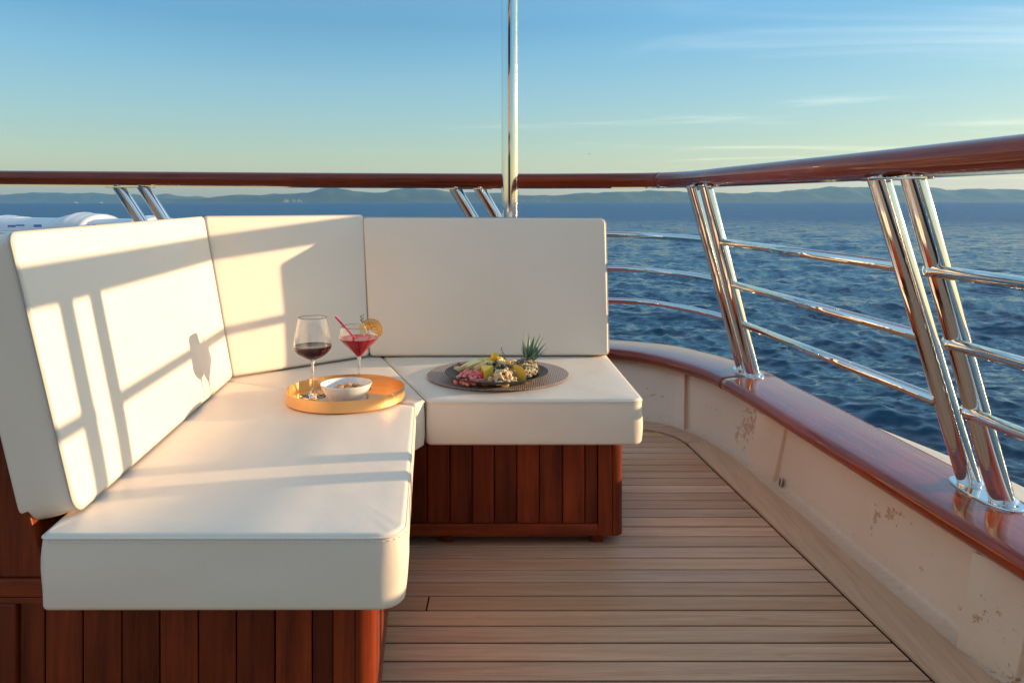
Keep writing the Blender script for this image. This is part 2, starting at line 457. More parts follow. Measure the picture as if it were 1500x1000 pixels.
# ================================================================== SEA, HILLS, AIR
ZW = -2.4
def build_sea():
    t = NT('sea_water')
    v = t.coord('Object', (1, 1, 1))
    n1 = t.noise(t.coord('Object', (1, 1.5, 1), (0, 0, R(20))), .9, 8, .62, .3); n2 = t.noise(v, 4.2, 5, .6, .4)
    nb = t.noise(t.coord('Object', (.010, .035, 1)), 1.0, 5, .6, .5)
    def ncol(vec, sc, det, amt):
        n = t.new('ShaderNodeTexNoise'); n.inputs['Scale'].default_value = sc; n.inputs['Detail'].default_value = det; n.inputs['Roughness'].default_value = .6
        t.l.new(vec, n.inputs['Vector'])
        a = t.new('ShaderNodeVectorMath', operation='SUBTRACT'); t.l.new(n.outputs['Color'], a.inputs[0]); a.inputs[1].default_value = (.5, .5, .5)
        b = t.new('ShaderNodeVectorMath', operation='MULTIPLY'); t.l.new(a.outputs[0], b.inputs[0]); b.inputs[1].default_value = (amt*.6, amt, 0); return b.outputs[0]
    stretch = t.coord('Object', (.6, 1.25, 1), (0, 0, R(12)))
    gust = t.ramp(t.noise(t.coord('Object', (.006, .022, 1), (0, 0, R(6))), 1.0, 5, .6, .4), .32, .70, .55, 1.25)
    geo = t.new('ShaderNodeNewGeometry')
    s1 = t.new('ShaderNodeVectorMath', operation='ADD'); t.l.new(ncol(stretch, 1.1, 3, 1.0), s1.inputs[0]); t.l.new(ncol(stretch, 4.5, 6, 1.25), s1.inputs[1])
    sc_ = t.new('ShaderNodeVectorMath', operation='SCALE'); t.l.new(s1.outputs[0], sc_.inputs[0]); lp = t.new('ShaderNodeVectorMath', operation='LENGTH'); t.l.new(t.coord('Object'), lp.inputs[0])
    t.l.new(t.math('MULTIPLY', gust, t.ramp(lp.outputs['Value'], 12, 160, .95, 2.6)), sc_.inputs['Scale'])
    s2 = t.new('ShaderNodeVectorMath', operation='ADD'); t.l.new(sc_.outputs[0], s2.inputs[0]); t.l.new(geo.outputs['Normal'], s2.inputs[1])
    s3 = t.new('ShaderNodeVectorMath', operation='NORMALIZE'); t.l.new(s2.outputs[0], s3.inputs[0]); bp = s3.outputs[0]
    col = t.mix(t.ramp(nb, .35, .7), (.003, .034, .066, 1), (.007, .066, .115, 1))
    m = t.set(col=col, rough=.12, ior=1.333, normal=bp, spec=.5)
    # open water seen far off is many unresolved wavelets: mostly the blue of the body, little mirror
    df = t.new('ShaderNodeBsdfDiffuse'); t.put(df.inputs['Color'], t.mix(gust, (.014, .105, .24, 1), (.026, .150, .31, 1)))
    mx = t.new('ShaderNodeMixShader'); t.put(mx.inputs[0], t.ramp(lp.outputs['Value'], 12, 170, .0, .70))
    t.l.new(t.b.outputs[0], mx.inputs[1]); t.l.new(df.outputs[0], mx.inputs[2]); t.l.new(mx.outputs[0], t.n['Material Output'].inputs['Surface'])
    # rings about the ship, denser nearby; wave heights are a function of place only
    rs = [0.4, 1.5, 2.5]; r = 3.0
    while r < 14500:
        rs.append(r); r += min(max(.06, r*r/(3.5*785)*.75), r*.04)
    fine = np.radians(np.arange(-44, 46, .16)); coarse = np.radians(np.arange(46, 316, 5.0))
    th = np.concatenate([fine, coarse]); rs = np.array(rs)
    RR, TT = np.meshgrid(rs, th, indexing='ij')
    X = RR*np.sin(TT); Y = RR*np.cos(TT)
    rng = np.random.default_rng(3); Z = np.zeros_like(X); dr = np.gradient(rs)[:, None]*np.ones_like(X)
    DX = np.zeros_like(X); DY = np.zeros_like(X)
    for i in range(90):
        lam = 0.22*(7/.22)**rng.random(); a = R(255)+rng.normal(0, .55)
        k = 2*math.pi/lam; kx, ky = k*math.cos(a), k*math.sin(a)
        amp = .0066*lam**.56
        att = np.clip((lam*2.2-dr)/(lam*1.6), .25, 1)
        p = kx*X+ky*Y+rng.random()*6.28
        Z += amp*att*np.sin(p); DX += .7*amp*att*np.cos(p)*math.cos(a); DY += .7*amp*att*np.cos(p)*math.sin(a)
    near = np.clip((RR-2)/3, 0, 1)
    Z *= near; X2 = X+DX*near; Y2 = Y+DY*near
    nr, na = X.shape
    co = np.stack([X2, Y2, Z], -1).reshape(-1, 3).astype(np.float32)
    i, j = np.meshgrid(np.arange(nr-1), np.arange(na), indexing='ij'); j2 = (j+1) % na
    q = np.stack([i*na+j, (i+1)*na+j, (i+1)*na+j2, i*na+j2], -1).reshape(-1, 4)[:, ::-1]
    me = bpy.data.meshes.new('sea'); me.vertices.add(len(co)); me.vertices.foreach_set('co', co.ravel())
    me.loops.add(q.size); me.loops.foreach_set('vertex_index', q.ravel().astype(np.int32))
    me.polygons.add(len(q)); me.polygons.foreach_set('loop_start', (np.arange(len(q))*4).astype(np.int32))
    me.polygons.foreach_set('loop_total', np.full(len(q), 4, np.int32)); me.polygons.foreach_set('use_smooth', np.ones(len(q), bool))
    me.update(calc_edges=True); me.validate(); me.materials.append(m)
    o = link('sea', me, None, (0, 0, ZW)); tag(o, 'choppy dark blue sea reaching to the far hills', None, None, 'structure')
build_sea()

def hills(name, D, prof, label, col_a, col_b, seedv, deep=2500):
    """ridge heights read along the coast, given as (bearing tangent, tangent of height)"""
    rng = random.Random(seedv); t = NT(name)
    v = t.coord('Object', (.0016, .0016, .006)); n1 = t.noise(v, 1, 8, .65); n2 = t.noise(t.coord('Object', (.02, .02, .02)), 1, 4)
    c = t.mix(t.ramp(n1, .35, .65), (*col_a, 1), (*col_b, 1)); c = t.mix(t.ramp(n2, .6, .75, 0, .4), c, (.14, .13, .09, 1))
    m = t.set(col=c, rough=.95, spec=.1)
    xs = [p[0] for p in prof]; n = 420; rows = []
    x0, x1 = xs[0], xs[-1]
    ph = [rng.uniform(0, 6.28) for _ in range(12)]
    for i in range(n):
        b = x0+(x1-x0)*i/(n-1)
        h = np.interp(b, xs, [p[1] for p in prof])
        h *= 1+.05*math.sin(b*60+ph[0])+.035*math.sin(b*140+ph[1])+.02*math.sin(b*330+ph[2])
        row = []
        for k in range(13):
            f = k/12
            y = D+deep*f*1.3
            g = min(1, f/.62); g = g*g*(3-2*g) if f < .62 else 1-.9*((f-.62)/.38)**1.5
            rid = 1+.28*math.sin(b*170+f*5+ph[3])*math.sin(b*57+ph[4]+f*9)*(1-abs(2*f/.62-1) if f < .62 else 0)
            yr = D+deep*.62*1.3
            row.append((b*yr*(y/yr)**.5, y+120*math.sin(b*22+ph[5])*(1-f), ZW-.5+(h*yr+3.6)*g*rid if k else ZW-3))
        rows.append(row)
    o = loft(name, rows, m, None); tag(o, label, None, None, 'structure'); return o
def prof(px): return [((u-750)/1150, max(.0, (296-v)/1150)) for u, v in px]
hills('distant_hills', 12200, prof([(-900, 288), (-500, 284), (-300, 280), (-120, 279), (0, 285), (35, 283), (60, 281), (110, 282), (165, 284), (200, 284), (235, 285), (250, 284), (262, 287), (278, 288), (290, 287), (310, 290), (330, 294)]),
      'pale blue hill range furthest away behind the left rail posts', (.030, .045, .026), (.05, .06, .035), 4, 1200)
hills('coastal_hills', 8200, prof([(225, 295), (250, 291), (290, 291), (320, 288), (350, 285), (365, 285), (385, 287), (400, 283), (430, 283), (455, 282), (475, 277), (495, 275.5), (515, 278), (535, 281.5), (560, 281), (585, 278), (605, 276), (630, 277),
      (660, 280), (700, 282), (740, 284), (780, 286), (815, 286), (850, 284), (880, 281.5), (930, 280), (990, 280.5), (1060, 283), (1090, 284), (1125, 281), (1170, 278), (1230, 274.5), (1265, 273.5), (1310, 272.5), (1360, 276), (1400, 277.5), (1440, 278), (1500, 279), (1700, 276), (2100, 272), (2700, 280)]),
      'low wooded hills of the far shore running behind the ship rail', (.012, .026, .012), (.085, .085, .045), 9)

def village(name, u0, u1, n, D, label, seedv):
    rng = random.Random(seedv); mb = MB()
    for k in range(n):
        b = (rng.uniform(u0, u1)-750)/1150; d = D+rng.uniform(-60, 420); x = b*d
        w, l, h = rng.uniform(5, 10), rng.uniform(7, 12), rng.uniform(3, 7); z = ZW+max(0, (d-D)*.07)+rng.uniform(0, 14)
        mb.box((x-w/2, d, z-14), (x+w/2, d+l, z+h))
        mb.add([(x-w/2-.5, d-.5, z+h), (x+w/2+.5, d-.5, z+h), (x+w/2+.5, d+l+.5, z+h), (x-w/2-.5, d+l+.5, z+h), (x-w/2-.5, d+l/2, z+h+2.5), (x+w/2+.5, d+l/2, z+h+2.5)],
               [(0, 1, 5, 4), (2, 3, 4, 5), (0, 4, 3), (1, 2, 5)])
    o = mb.build(name, M['pale_wall']); tag(o, label, 'village', None, 'stuff')
M['pale_wall'] = mat_simple('pale_house_wall', (.30, .28, .24), .8)
village('shore_village', 415, 442, 26, 8150, 'tiny pale village under the highest far hill left of the mast', 1)
village('shore_village', 762, 806, 46, 8150, 'tiny pale village on the far shore just right of the mast', 2)
village('shore_village', 918, 972, 42, 8150, 'tiny pale village on the far shore under the handrail joint', 3)

# ================================================================== SHIP STRUCTURE
def straight(x0, y): return x0-.1*y
# stations shared by bulwark, cap rail and hull (y measured away from the camera)
ST = []
for y in (-3.0, -2.0, -1.0, 0.0, .6, 1.1, 1.5, 1.9, 2.3, 2.7, 3.0):
    ST.append(((straight(1.275, y), y), (straight(1.52, y), y), (straight(1.285, y), y)))
ST += [((.952, 3.22), (1.190, 3.27), (.962, 3.10)), ((.925, 3.40), (1.170, 3.48), (.925, 3.30)), ((.893, 3.55), (1.130, 3.68), (.888, 3.45)),
       ((.847, 3.68), (1.065, 3.87), (.845, 3.575)), ((.785, 3.81), (.985, 4.03), (.785, 3.68)), ((.705, 3.93), (.88, 4.20), (.70, 3.76)), ((.61, 4.03), (.74, 4.32), (.60, 3.82)),
       ((.49, 4.10), (.563, 4.40), (.47, 3.86)), ((.30, 4.14), (.33, 4.435), (.28, 3.875)), ((.0, 4.165), (.0, 4.45), (.0, 3.88)),
       ((-1.2, 4.17), (-1.2, 4.45), (-1.2, 3.88)), ((-2.6, 4.17), (-2.6, 4.45), (-2.6, 3.88)), ((-4.2, 4.17), (-4.2, 4.45), (-4.2, 3.88))]
cin = catmull([(*s[0], 0) for s in ST], 5); cout = catmull([(*s[1], 0) for s in ST], 5); foot = catmull([(*s[2], 0) for s in ST], 5)
CAPZ = .285

# --- deck -----------------------------------------------------------------
seam = [Vector(p) for p in catmull([(straight(1.096, -3), -3, 0), (straight(1.096, 0), 0, 0), (straight(1.096, 2), 2, 0), (.758, 3.40, 0)], 6)][:-1]
seam += [Vector(p) for p in catmull([(.758, 3.41, 0), (.712, 3.53, 0), (.62, 3.61, 0), (.46, 3.665, 0), (.2, 3.69, 0), (-4.2, 3.69, 0)], 5)]
outer = [Vector(p) for p in catmull([(straight(1.228, -3), -3, 0), (straight(1.228, 0), 0, 0), (straight(1.228, 2), 2, 0), (.915, 3.13, 0), (.893, 3.28, 0), (.857, 3.43, 0), (.815, 3.55, 0), (.76, 3.645, 0), (.70, 3.71, 0), (.60, 3.77, 0), (.47, 3.81, 0), (.2, 3.835, 0), (-4.2, 3.84, 0)], 6)]
deck = empty('deck', (0, 0, 0)); tag(deck, 'teak deck of parallel planks with black caulked seams', None, None, 'structure')
mb = MB(); po = [(p.x, p.y) for p in foot]; mb.prism(po+[(-4.2, -3)], -.12, -.0035); mb.build('caulk_bed', M['caulk'], deck)
def seam_x(y):
    best = None
    for a, b in zip(seam[:-1], seam[1:]):
        if (a.y-y)*(b.y-y) <= 0 and a.y != b.y and b.y > a.y:
            return a.x+(b.x-a.x)*(y-a.y)/(b.y-a.y)
    return None
PW = .0744; rng = random.Random(5)
k0 = int((-1.0-1.799)/PW)
for k in range(k0, 26):
    ya, yb = 1.799+PW*k+.0034, 1.799+PW*(k+1)-.0034
    if yb > 3.69: continue
    xa, xb = seam_x(ya), seam_x(yb)
    if xa is None or xb is None: continue
    xa -= .003; xb -= .003
    left = -4.1; cuts = [left]
    if k == 3: cuts += [-2.1, -.222]
    else: cuts += [rng.uniform(-1.8, -.55)] if k < 8 else [rng.uniform(-1.9, -.6)]
    cuts.append(None)
    for c0, c1 in zip(cuts[:-1], cuts[1:]):
        x0 = c0+.002
        if c1 is None: poly = [(x0, ya), (xa, ya), (xb, yb), (x0, yb)]
        else: poly = [(x0, ya), (c1-.002, ya), (c1-.002, yb), (x0, yb)]
        dz = rng.uniform(-.0004, .0004)
        MB().prism(poly, -.022, dz).build('plank', M['teak'], deck, bev=.0012, seg=1)
# margin planks, butted
def strip(pa, pb, name, z0, z1, mat, parent, bev=.0):
    poly = [(p.x, p.y) for p in pa]+[(p.x, p.y) for p in reversed(pb)]
    return MB().prism(poly, z0, z1).build(name, mat, parent, bev=bev, seg=2)
def cut(path, y0, y1=None, x0=None, x1=None):
    out = []
    for p in path:
        if y0 <= p.y <= (y1 if y1 is not None else 99) and (x0 is None or p.x >= x0) and (x1 is None or p.x <= x1): out.append(p)
    return out
def at_y(path, y):
    for a, b in zip(path[:-1], path[1:]):
        if a.y <= y <= b.y and b.y > a.y: t = (y-a.y)/(b.y-a.y); return a+(b-a)*t
def sm(path, off):   # shift sideways (towards the outer side)
    n = len(path); o = []
    for i, p in enumerate(path):
        t = (path[min(i+1, n-1)]-path[max(i-1, 0)]).normalized(); o.append(p+Vector((t.y, -t.x, 0))*off)
    return o
sm_in = sm(seam, .0045)
for (a, b) in ((-3, .3), (.304, 3.405)):
    pa = [at_y(sm_in, a) or sm_in[0]]+[p for p in sm_in if a < p.y < b and p.x > .70]+[at_y(sm_in, b)]
    e = b+.0 if b < 3 else 3.455
    pb = [at_y(outer, a) or outer[0]]+[p for p in outer if a < p.y < e and p.x > .70]+[at_y(outer, e)]
    strip(pa, pb, 'margin_plank', -.02, .005, M['teak_y'], deck, .004)
pa = [at_y(sm_in, 3.409)]+[p for p in sm_in if p.y > 3.409 and p.x > -.4]+[Vector((-.4, 3.693, 0))]
pb = [at_y(outer, 3.459)]+[p for p in outer if p.y > 3.459 and p.x > -.4]+[Vector((-.4, 3.838, 0))]
strip(pa, pb, 'margin_plank', -.02, .0045, M['teak'], deck, .003)
MB().prism([(-4.1, 3.693), (-.404, 3.693), (-.404, 3.838), (-4.1, 3.838)], -.02, .001).build('margin_plank', M['teak'], deck, bev=.003)

# --- bulwark ------------------------------------------------------------------
bul = empty('bulwark', (1.2, 0, 0), 'low cream painted steel bulwark with rust spots and varnished cap rail', 'bulwark')
binv = Matrix.Translation(-bul.location)
def P(o): o.parent = bul; o.matrix_parent_inverse = binv; return o
rows = []
for ci, co, ft in zip(cin, cout, foot):
    d = (co-ci).normalized(); top = ci+d*.065
    r = [(ft-d*.075).to_tuple()[:2]+(-.0020,), (ft-d*.02).to_tuple()[:2]+(-.0012,), (ft+d*.0).to_tuple()[:2]+(.002,), (ft+d*.006).to_tuple()[:2]+(.012,)]
    for k in range(1, 6):
        q = (ft+d*.006).lerp(top, k/5); r.append((q.x, q.y, .012+(.262-.012)*k/5))
    rows.append(r)
P(loft('wall_plate', rows, M['paint'], bul))
# stringer flange under the cap
rows = []
for ci, co in zip(cin, cout):
    d = (co-ci).normalized()
    a, b = ci+d*.022, ci+d*.07
    rows.append([(a.x, a.y, .243), (b.x, b.y, .243), (b.x, b.y, .229), (a.x, a.y, .229)])
P(loft('stringer', rows, M['paint'], bul, closed=True, smooth=False))
# wedge stanchions: proud at the far edge, dying into the plate at the near edge
def wall_at(y, z):
    a = at_y(foot[:70], y); c = at_y(cin[:70], y+.0)
    i = min(range(len(foot)), key=lambda k: abs(foot[k].y-y) if foot[k].x > .75 else 9)
    d = (cout[i]-cin[i]).normalized(); f = foot[i]+d*.006; t = cin[i]+d*.065
    return f.lerp(t, (z-.012)/.25), d
def stanchion(y, w=.125, pr=.062):
    vs = []
    for z in (-.012, .2285):
        far, d = wall_at(y, z); near, d2 = wall_at(y-w, z)
        far = far.copy(); far.y = y; 
        base = Vector((straight(1.285+.006+(.055*(z-.012)/.25), y), y, z)); nb = Vector((straight(1.285+.006+(.055*(z-.012)/.25), y-w), y-w, z))
        p = pr if z < 0 else pr+.012
        vs += [base+Vector((.02, 0, 0)), base-Vector((p, 0, 0)), nb-Vector((.016, 0, 0)), nb+Vector((.02, 0, 0))]
    o = MB().add(vs, [(0, 1, 2, 3), (7, 6, 5, 4), (0, 4, 5, 1), (1, 5, 6, 2), (2, 6, 7, 3), (3, 7, 4, 0)]).build('stanchion', M['paint'], bul, bev=.0025)
    P(o)
for y in (3.07, 1.845, .62, -.6): stanchion(y)
# small stanchion in the curve
c0 = Vector((.745, 3.722, 0)); 
vs = []
for z, q in ((-.012, 0), (.2285, 1)):
    a = Vector((.790+q*.041, 3.615+q*.165, z)); b = Vector((.750+q*.054, 3.665+q*.155, z)); n_ = Vector((.5, .7, 0)).normalized()
    vs += [a+n_*.06, a, b, b+n_*.06]
P(MB().add(vs, [(3, 2, 1, 0), (4, 5, 6, 7), (1, 5, 4, 0), (2, 6, 5, 1), (3, 7, 6, 2), (0, 4, 7, 3)]).build('stanchion', M['paint'], bul, bev=.0025))
# scupper hole
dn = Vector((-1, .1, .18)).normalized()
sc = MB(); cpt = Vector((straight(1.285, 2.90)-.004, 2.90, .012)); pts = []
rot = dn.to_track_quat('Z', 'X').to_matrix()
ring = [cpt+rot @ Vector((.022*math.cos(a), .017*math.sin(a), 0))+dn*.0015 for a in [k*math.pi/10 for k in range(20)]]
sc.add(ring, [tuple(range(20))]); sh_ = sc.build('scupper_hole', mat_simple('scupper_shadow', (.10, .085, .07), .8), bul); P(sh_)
mbx = MB(); mbx.tube(ring+[ring[0], ring[1]], .0022, 6, caps=False); mbx.build('scupper_rim', M['paint'], sh_, True)
# cap rail in two lengths with a scarf joint where the curve begins
def cap_rows(i0, i1):
    rows = []
    for ci, co in zip(cin[i0:i1], cout[i0:i1]):
        d = (co-ci).normalized(); r = []
        prof_ = []
        for k in range(9):      # bullnose
            a = -math.pi/2-k*math.pi/8
            prof_.append((-.0+.004+.022*math.cos(a)*1.25, .2575+.0255*math.sin(-a)*-1))
        prof_ = [(.006-.030*math.sin(k*math.pi/8), .2590-.027*math.cos(k*math.pi/8)) for k in range(9)]
        prof_ += [(.05, CAPZ+.0025)]
        L = (co-ci).length
        prof_ += [(L-.03, CAPZ), (L-.008, CAPZ-.004), (L, CAPZ-.016), (L-.002, .238), (L-.02, .230)]
        for s_, z in prof_: q = ci+d*s_; r.append((q.x, q.y, z))
        rows.append(r)
    return rows
JI = min(range(len(cin)), key=lambda i: (cin[i].x-.93)**2+(cin[i].y-3.39)**2)
P(loft('cap_rail', cap_rows(0, JI+1), M['mah_uv'], bul, closed=True, caps=True))
P(loft('cap_rail', cap_rows(JI, len(cin)), M['mah_uv'], bul, closed=True, caps=True))

# --- hull outside ---------------------------------------------------------------
rows = []
for ci, co in zip(cin, cout):
    d = (co-ci).normalized(); y = co.y
    w = .17 if y < 2.3 else max(.012, .17-.158*((y-2.3)/1.0)**1.0)
    if co.x < .8: w = .012
    pr = [(-.03, .236), (.004, .238), (w-.01, .238), (w, .231), (w+.002, .20), (w-.02, .15), (w-.06, -.2), (w-.16, -1.0), (w-.32, -1.9), (w-.46, -3.0)]
    rows.append([((co+d*s_).x, (co+d*s_).y, z) for s_, z in pr])
M['hullpaint'] = mat_simple('hull_outer_paint', (.66, .60, .50), .35, coat=.3)
hull = loft('hull', rows, M['hullpaint'], None); tag(hull, 'cream outer hull with a rounded ledge outside the cap rail', None, None, 'structure')

# --- railing ----------------------------------------------------------------------
rail = empty('railing', (1.1, 2, CAPZ), 'ship railing of polished steel posts and bars under a varnished handrail', 'railing')
rinv = Matrix.Translation(-rail.location)
def RP(o, p=None):
    o.parent = p or rail
    if not p: o.matrix_parent_inverse = rinv
    return o
hp = [(straight(1.232, y), y, 1.152+.004*max(0, y-2)) for y in (-3.0, -1.5, 0, 1.2, 2.2, 3.0, 3.35)]
hp += [(.875, 3.60, 1.158), (.838, 3.82, 1.160), (.77, 3.99, 1.162), (.66, 4.10, 1.163), (.50, 4.165, 1.164), (.30, 4.19, 1.164), (0, 4.20, 1.164), (-1.2, 4.20, 1.170), (-2.6, 4.20, 1.181), (-4.2, 4.20, 1.190)]
hpath = catmull(hp, 6)
def rail_prof(w, h):
    out = []
    for k in range(28):
        a = 2*math.pi*k/28; c, s_ = math.cos(a), math.sin(a)
        out.append((w*math.copysign(abs(c)**.8, c), h*math.copysign(abs(s_)**.85, s_)))
    return out
HJ = min(range(len(hpath)), key=lambda i: (hpath[i].x-.77)**2+(hpath[i].y-3.99)**2)
RP(sweep('handrail', hpath[:HJ+1], rail_prof(.056, .0385), M['mah_uv'], rail))
RP(sweep('handrail', hpath[HJ:], rail_prof(.054, .0383), M['mah_uv'], rail))
# steel flat bar under the handrail
RP(sweep('mounting_strip', [p-Vector((0, 0, .0395)) for p in hpath], [(-.022, -.003), (.022, -.003), (.022, .003), (-.022, .003)], M['steel'], rail, smooth=False))

def post(b, t, r=.030):
    b, t = Vector(b), Vector(t); ax = (t-b).normalized()
    mb = MB(); mb.tube([b-ax*.004, b.lerp(t, .5), t+ax*.012], r, 40)
    o = auto_smooth(mb.build('post', M['steel'], rail)); RP(o)
    mb = MB(); w = ax
    mb.tube([b+ax*.001, b+ax*.004, b+ax*.010], [r+.007, r+.005, r+.0005], 32); c = auto_smooth(mb.build('weld_bead', M['steel'], o), 60)
    return b, t
def base_plate(a, b, half=.052):
    a, b = Vector(a), Vector(b); d = (b-a); d.z = 0; L = d.length; d.normalize(); n_ = Vector((-d.y, d.x, 0)); c = (a+b)/2
    pts = []
    for k in range(48):
        an = 2*math.pi*k/48; ca, sa = math.cos(an), math.sin(an)
        q = c+d*((L/2+.062)*math.copysign(abs(ca)**.85, ca))+n_*(half*math.copysign(abs(sa)**.9, sa)); pts.append((q.x, q.y))
    o = MB().prism(pts, CAPZ-.004, CAPZ+.0068).build('base_plate', M['steel'], rail, bev=.003); RP(auto_smooth(o, 50))
def top_plate(a, b):
    a, b = Vector(a), Vector(b); d = (b-a); d.z = 0; L = d.length; d.normalize(); n_ = Vector((-d.y, d.x, 0)); c = (a+b)/2
    pts = [(c+d*((L/2+.07)*math.cos(k*math.pi/20))+n_*(.036*math.sin(k*math.pi/20))) for k in range(40)]
    o = MB().prism([(p.x, p.y) for p in pts], c.z-.006, c.z+.0008).build('top_plate', M['steel'], rail, bev=.0015); RP(auto_smooth(o, 50))
pairs = []
def pair(b1, b2, t1, t2):
    post(b1, t1); post(b2, t2); base_plate(b1, b2); top_plate(t1, t2); pairs.append((b1, b2, t1, t2))
for y in (3.58, 2.12, .55, -1.0):
    y2 = y-.13
    xb = 1.412+(.036 if y < 3 else 0)
    tf = .018 if y > 3 else 0
    pair((straight(xb, y), y, CAPZ+.005), (straight(xb-.006, y2), y2, CAPZ+.005), (straight(1.207, y)-.004-tf, y, 1.112+.004*max(0, y-2)), (straight(1.215, y2)-tf, y2, 1.112+.004*max(0, y-2)))
pair((.19, 4.31, CAPZ+.005), (.32, 4.31, CAPZ+.005), (-.305, 4.20, 1.124), (-.175, 4.20, 1.124))
pair((-1.61, 4.31, CAPZ+.005), (-1.48, 4.31, CAPZ+.005), (-2.105, 4.20, 1.134), (-1.975, 4.20, 1.134))
pair((-3.31, 4.31, CAPZ+.005), (-3.18, 4.31, CAPZ+.005), (-3.80, 4.20, 1.14), (-3.67, 4.20, 1.14))
def bar_x(y, z): # line of the posts at height z
    f = (z-CAPZ)/(1.113-CAPZ); return straight(1.43*(1-f)+1.211*f, y)
for z in (.875, .69, .515):
    f = (z-CAPZ)/(1.113-CAPZ); k = 1-f
    pts = [(straight(1.412*(1-f)+1.207*f, 3.58)-.0, 3.58, z)]
    x_ = pts[0][0]
    pts += [(x_-.045-.02*k, 3.80, z), (x_-.135-.03*k, 4.02, z), (x_-.27, 4.19, z), (x_-.42, 4.265, z), (x_-.60, 4.295, z), (x_-.9, 4.30, z+.002), (-.6, 4.30, z+.004), (-2.4, 4.30, z+.008), (-4.2, 4.30, z+.01)]
    mb = MB(); mb.tube(catmull(pts, 8), .0152, 20); RP(mb.build('crossbar', M['steel'], rail, True))
    for (ya, yb) in ((3.45, 2.12), (1.99, .55), (.42, -1.0), (-1.13, -3.0)):
        xa = bar_x(ya, z)-.012; xb = bar_x(yb, z)-.012
        mb = MB(); mb.tube([(xa, ya+.005, z), (xb, yb-.002, z)], .0158, 24); cb_ = mb.build('crossbar', M['steel'], rail, True); RP(cb_)
        mb = MB(); mb.tube([(xa+.01, ya+.02, z), (xa, ya-.002, z), (xa, ya-.012, z)], [.021, .0185, .0158], 20); mb.build('weld_bead', M['steel'], cb_, True)

# --- mast -------------------------------------------------------------------------------
mast = empty('mast', (-.01, 3.90, 0), 'tall polished steel mast behind the right back cushion', 'mast')
mb = MB(); mb.tube([(0, 0, -.0), (0, 0, 3), (0, 0, 6.2)], .0425, 48, True); auto_smooth(mb.build('pole', M['steel'], mast))
mb = MB(); mb.lathe([(.0435, .02), (.046, .02), (.075, .012), (.078, .002), (.0, .002)], 40); auto_smooth(mb.build('foot_flange', M['steel'], mast), 50)
mb = MB(); mb.lathe([(.0, 6.26), (.03, 6.245), (.045, 6.21), (.045, 6.18), (.0426, 6.18)], 40); auto_smooth(mb.build('top_cap', M['steel'], mast), 50)

# ================================================================== BENCH BASES
def boards(root, spans, y, z0, z1, depth, kind='plank', mat=None):
    for a, b in spans:
        MB().box((a+.0012, y, z0), (b-.0012, y+depth, z1)).build(kind, mat or M['mah_v'], root, bev=.0022)
bbR = empty('bench_base', (0, 0, 0), 'dark red panelled bench base under the right seat cushion', 'bench')
xs = [-.312+.0, -.2615, -.191, -.123, -.0553, .0142, .0835, .1536, .2233, .263]
boards(bbR, list(zip(xs[:-1], xs[1:])), 2.409, .066, .322, .02)
MB().box((-.33, 2.40, .030), (.263, 2.428, .0655)).build('bottom_rail', M['mah_x'], bbR, bev=.003)
MB().box((.2635, 2.3995, .030), (.3065, 2.43, .322)).build('stile', M['mah_v'], bbR, bev=.003)
def corner_post(root, cx, cy, r, z0, z1, a0=-90, a1=0, mat=None):
    pts = [(cx+r*math.cos(R(a0+(a1-a0)*k/10)), cy+r*math.sin(R(a0+(a1-a0)*k/10))) for k in range(11)]
    pin = [(cx+(r-.02)*math.cos(R(a0+(a1-a0)*k/10)), cy+(r-.02)*math.sin(R(a0+(a1-a0)*k/10))) for k in range(10, -1, -1)]
    o = MB().prism(pts+pin, z0, z1).build('corner_post', mat or M['mah_v'], root); auto_smooth(o, 50); return o
corner_post(bbR, .3075, 2.432, .0325, .030, .322)
sd = [2.4335+.07*i for i in range(8)]
for a, b in zip(sd[:-1], sd[1:]): MB().box((.318, a+.0012, .066), (.337, b-.0012, .322)).build('plank', M['mah_v'], bbR, bev=.002)
MB().box((.314, 2.4335, .030), (.3395, 2.923, .0655)).build('side_rail', M['mah_x'], bbR, bev=.003)
MB().box((-.50, 2.432, .035), (.312, 2.93, .326)).build('carcass', M['dark'], bbR)
for x, y in ((.262, 2.425), (-.2, 2.425), (.262, 2.88)): MB().box((x-.018, y, -.0), (x+.018, y+.04, .031)).build('foot', M['mah_v'], bbR, bev=.002)
# back support panel behind right and middle cushions
MB().add([(-.60, 3.085, .03), (.36, 3.085, .03), (.36, 3.16, .03), (-.60, 3.16, .03), (-.60, 3.165, .93), (.36, 3.165, .93), (.36, 3.19, .93), (-.60, 3.19, .93)],
         [(0, 3, 2, 1), (4, 5, 6, 7), (0, 1, 5, 4), (1, 2, 6, 5), (2, 3, 7, 6), (3, 0, 4, 7)]).build('back_panel', M['mah_v'], bbR, bev=.003)

bbL = empty('bench_base', (0, 0, 0), 'dark red panelled bench base under the near left seat cushion', 'bench')
K = 1.44/1150
ux = [23, 61, 117, 174, 230, 287, 343, 400, 455, 487]
xl = [(u-750)*K for u in ux]
boards(bbL, list(zip(xl[:-1], xl[1:])), 1.449, .066, .3145, .02)
MB().box((-1.06, 1.441, .030), (xl[-1], 1.468, .0655)).build('bottom_rail', M['mah_x'], bbL, bev=.003)
MB().box((-1.06, 1.440, .3150), (-.262, 1.468, .3255)).build('top_rail', M['mah_x'], bbL, bev=.001)
MB().box((-1.06, 1.4405, .3262), (-.845, 1.468, .359)).build('back_rail', M['mah_x'], bbL, bev=.002)
MB().box((xl[-1]+.0005, 1.4395, .030), (-.2885, 1.47, .3145)).build('stile', M['mah_v'], bbL, bev=.003)
MB().box((-1.06, 1.4395, .066), (xl[0]-.0005, 1.47, .3145)).build('stile', M['mah_v'], bbL, bev=.003)
corner_post(bbL, -.2875, 1.472, .0325, .030, .326, mat=M['mah_v'])
